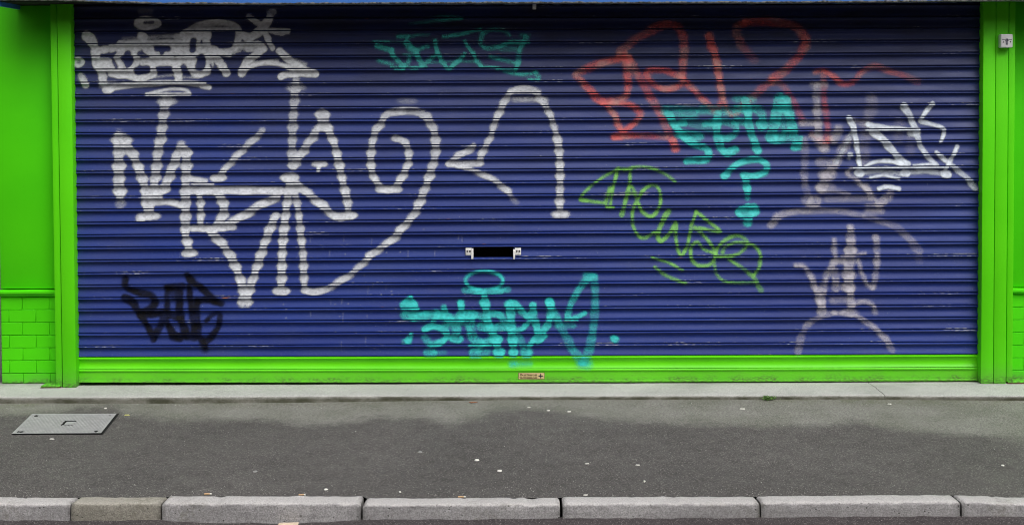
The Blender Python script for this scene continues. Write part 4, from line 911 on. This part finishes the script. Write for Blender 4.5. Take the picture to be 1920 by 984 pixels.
for px, py, w, d, r_, lb in [(992, 763.5, .022, .010, 0, 'white scrap on the dark hump of damp pavement below the shutter label'), (1028, 769.5, .018, .014, .4, 'white scrap right of the damp hump peak'), (1067, 771.5, .020, .010, 0, 'flat white scrap at the right flank of the damp hump'),
                            (1392, 766.5, .030, .008, 0, 'long thin white scrap left of the weed'), (1543, 747.5, .022, .016, -.5, 'white scrap against the step, right of the weed'), (1667, 757.5, .024, .012, .2, 'white scrap on the pale margin below the cracked step'),
                            (1100, 869, .022, .016, .3, 'torn star shaped scrap right of the gum pair'), (1195, 872, .022, .012, .1, 'oblong white scrap in the middle of the right pavement half'), (198, 765.5, .018, .012, 0, 'white scrap behind the inspection cover'), (97, 823, .024, .009, 0, 'thin pale scrap in front of the inspection cover'),
                            (1208, 902, .010, .022, 0, 'two joined white specks near the kerb right of centre'), (1098, 928, .026, .008, .1, 'thin white scrap lying at the kerb above a joint'), (750, 922, .010, .010, 0, 'tiny white speck near the kerb left of centre')]:
    lump('litter_scrap', px, py, w, d, 0.004, M['paper'], lb, 'litter', G2, rot=r_, jag=.35, n=9)
lump('fallen_leaf', 238, 778, .032, .014, 0.004, M['leaf'], 'small yellow leaf right of the inspection cover', 'leaf', jag=.3)
def butt(px, py, rot, label, L=.030):
    p = on_pave(px, py); bm = bmesh.new()
    for mi, (a, b) in enumerate(((-.5, .25), (.25, .5))):
        rr_ = bmesh.ops.create_cone(bm, segments=10, radius1=.0042, radius2=.0040, depth=(b - a) * L, cap_ends=True, matrix=Matrix.Translation(((a + b) / 2 * L, 0, 0)) @ Matrix.Rotation(R(90), 4, 'Y'))
        for f in {f for v in rr_['verts'] for f in v.link_faces}: f.material_index = mi
    o = bm_obj('cigarette_butt', bm, [M['filter'], M['paper']], None, True); o.location = (p[0], p[1], p[2] + .0045); o.rotation_euler = (0, 0, rot)
    tag(o, label, 'cigarette butt', 'cigarette butts by the kerb')
butt(390, 927, .1, 'cigarette butt on the kerb edge at the left', .034); butt(566.5, 928.5, .15, 'cigarette butt at the kerb between the left butt and the joint', .032); butt(866, 932.5, 0, 'cigarette butt at the kerb just left of centre', .036)
# twig by the step
bm = bmesh.new()
for (x0, y0, x1, y1) in ((-.02, .0, .03, .008), (-.01, -.012, .012, .0), (.0, .002, .024, -.006)):
    dv = Vector((x1 - x0, y1 - y0, 0)); q = Vector((0, 0, 1)).rotation_difference(dv).to_matrix().to_4x4()
    bmesh.ops.create_cone(bm, segments=6, radius1=.0026, radius2=.0016, depth=dv.length, cap_ends=True, matrix=Matrix.Translation(((x0 + x1) / 2, (y0 + y1) / 2, 0.003)) @ q)
o = bm_obj('twig', bm, M['twig'], None); p = on_pave(886, 755); o.location = (p[0], p[1], p[2] + .001); tag(o, 'reddish broken twig lying close to the step', 'twig')
# scrap of card in the gutter
def on_road(px, py): return onZ(px, py, -0.185)
p = on_road(541, 983); bm = bmesh.new(); add_box(bm, -.045, .045, -.03, .012, 0.004, 0.0065, .0006); o = bm_obj('card_scrap', bm, M['card'], None); o.location = (p[0], p[1], p[2]); o.rotation_euler = (R(2), 0, R(4))
tag(o, 'beige scrap of card in the gutter under the pitted kerbstone', 'litter')
# weed
p = on_pave(1441, 750); wd = empty('weed', (p[0], p[1], p[2]), 'small green weed growing from the crack below the step', 'weed')
bm = bmesh.new(); rw = random.Random(4)
for i in range(95):
    a = rw.uniform(0, 2 * math.pi); e = rw.uniform(.1, 1.45); L = rw.uniform(.010, .030); w = rw.uniform(.0022, .0045)
    b0 = Vector((rw.gauss(0, .018), rw.uniform(-.012, .008), rw.uniform(0, .012)))
    dv = Vector((math.cos(a) * math.cos(e), math.sin(a) * math.cos(e) - .2, math.sin(e))).normalized(); sd = dv.cross(Vector((rw.uniform(-1, 1), rw.uniform(-1, 1), 1))).normalized() * w
    md = b0 + dv * L * .55 + Vector((0, 0, .002)); t_ = b0 + dv * L - Vector((0, 0, L * .15))
    bm.faces.new([bm.verts.new(q) for q in (b0, md + sd, t_, md - sd)])
o = bm_obj('leaves', bm, M['weed'], wd); o.location = (p[0], p[1], p[2]); o.matrix_parent_inverse = Matrix.Translation(Vector((-p[0], -p[1], -p[2])))
bm = bmesh.new()
for i in range(8):
    a = rw.uniform(0, 6.28); dv = Vector((math.cos(a) * .6, math.sin(a) * .4, 1)).normalized(); q = Vector((0, 0, 1)).rotation_difference(dv).to_matrix().to_4x4()
    bmesh.ops.create_cone(bm, segments=5, radius1=.0014, radius2=.0008, depth=.024, cap_ends=True, matrix=Matrix.Translation(dv * .012) @ q)
o = bm_obj('stems', bm, M['weed'], wd); o.location = p; o.matrix_parent_inverse = Matrix.Translation(Vector((-p[0], -p[1], -p[2])))

# loose grit
Vg, Fg = [], []; n_ = 0
for i in range(1500):
    z_ = rng.random()
    if z_ < 0.45: px, py = rng.uniform(0, 1920), 931 - abs(rng.normal(0, 12))
    elif z_ < 0.65: px, py = rng.uniform(0, 1920), 756 + abs(rng.normal(0, 8))
    else: px, py = rng.uniform(0, 1920), rng.uniform(770, 930)
    q = on_pave(px, py); s = 0.0011 + 0.0014 * rng.random() ** 3
    if q[1] < YKB + .01 or q[1] > float(np.interp(q[0], xs, ys)) - .01: continue
    ax = rng.uniform(.7, 1.6); th = rng.uniform(0, 3.14)
    base = np.array([[1, 0, 0], [0, 1, 0], [-1, 0, 0], [0, -1, 0], [0, 0, .8], [0, 0, -.5]]) * s * np.array([ax, 1, 1])
    rot = np.array([[math.cos(th), -math.sin(th), 0], [math.sin(th), math.cos(th), 0], [0, 0, 1]])
    Vg.append(base @ rot.T + q + np.array([0, 0, s * .4]))
    Fg += [[n_ + a, n_ + b, n_ + c] for a, b, c in ((0, 1, 4), (1, 2, 4), (2, 3, 4), (3, 0, 4), (1, 0, 5), (2, 1, 5), (3, 2, 5), (0, 3, 5))]; n_ += 6
gr = mesh('grit', np.concatenate(Vg), np.array(Fg), M['grit'], None); tag(gr, 'loose pale grit scattered over the pavement', 'grit', kind='stuff')

# ------------------------------------------------------------------ unseen terrace, added behind the camera to shade the low sky
ter = empty('added_terrace', (0, -13.5, 0), 'unseen dull brick terrace added opposite to block the low sky', 'house')
box('wall', M['brick'], ter, -22, 22, -17.5, -13.5, -0.2, 7.2, bev=0)
bm = bmesh.new()
for q in ((-22.2, -13.2, 7.2), (22.2, -13.2, 7.2), (22.2, -15.5, 9.2), (-22.2, -15.5, 9.2), (-22.2, -17.8, 7.2), (22.2, -17.8, 7.2)): bm.verts.new(q)
bm.verts.ensure_lookup_table(); bm.faces.new([bm.verts[i] for i in (0, 1, 2, 3)]); bm.faces.new([bm.verts[i] for i in (3, 2, 5, 4)]); bm.faces.new([bm.verts[i] for i in (0, 3, 4)]); bm.faces.new([bm.verts[i] for i in (1, 5, 2)])
bm_obj('roof', bm, M['dark'], ter)
for fl in (0.9, 4.0):
    for i in range(14):
        x = -20 + i * 3.0
        w_ = box('window', M['plastic'], ter, x, x + 1.1, -13.49, -13.44, fl, fl + 1.6, bev=0.01); box('pane', M['black'], w_, x + .08, x + 1.02, -13.438, -13.42, fl + .08, fl + 1.52, bev=0)

# ------------------------------------------------------------------ light
wd_ = bpy.data.worlds.new('World'); SC.world = wd_; wd_.use_nodes = True
nt = wd_.node_tree; bg = nt.nodes['Background']
sky = nt.nodes.new('ShaderNodeTexSky'); sky.sky_type = 'NISHITA'; sky.sun_disc = False
SUN = Vector((0.35, -0.62, 1.0)).normalized()
sky.sun_elevation = math.asin(SUN.z); sky.sun_rotation = math.atan2(SUN.x, SUN.y)
sky.air_density = 1.0; sky.dust_density = 6.0; sky.ozone_density = 1.0
hs = nt.nodes.new('ShaderNodeHueSaturation'); hs.inputs['Saturation'].default_value = 0.22   # overcast: nearly neutral
nt.links.new(sky.outputs[0], hs.inputs['Color']); nt.links.new(hs.outputs[0], bg.inputs[0]); bg.inputs[1].default_value = 0.10
sd = bpy.data.lights.new('sun', 'SUN'); sd.energy = 1.3; sd.angle = R(40); sd.color = (1.0, 0.98, 0.95)
so = bpy.data.objects.new('sun', sd); COL.objects.link(so); so.rotation_euler = SUN.to_track_quat('Z', 'Y').to_euler(); so.location = (3, -6, 9)

SC.view_settings.view_transform = 'Standard'; SC.view_settings.look = 'None'
SC.view_settings.exposure = 0.45; SC.view_settings.gamma = 1.0; SC.view_settings.use_curve_mapping = False
SC.render.engine = 'CYCLES'
SC.cycles.filter_width = 1.0; SC.cycles.use_denoising = True; SC.cycles.denoiser = 'OPENIMAGEDENOISE'; SC.cycles.denoising_input_passes = 'RGB_ALBEDO_NORMAL'; SC.cycles.denoising_prefilter = 'ACCURATE'
SC.cycles.transparent_max_bounces = 24; SC.cycles.max_bounces = 6
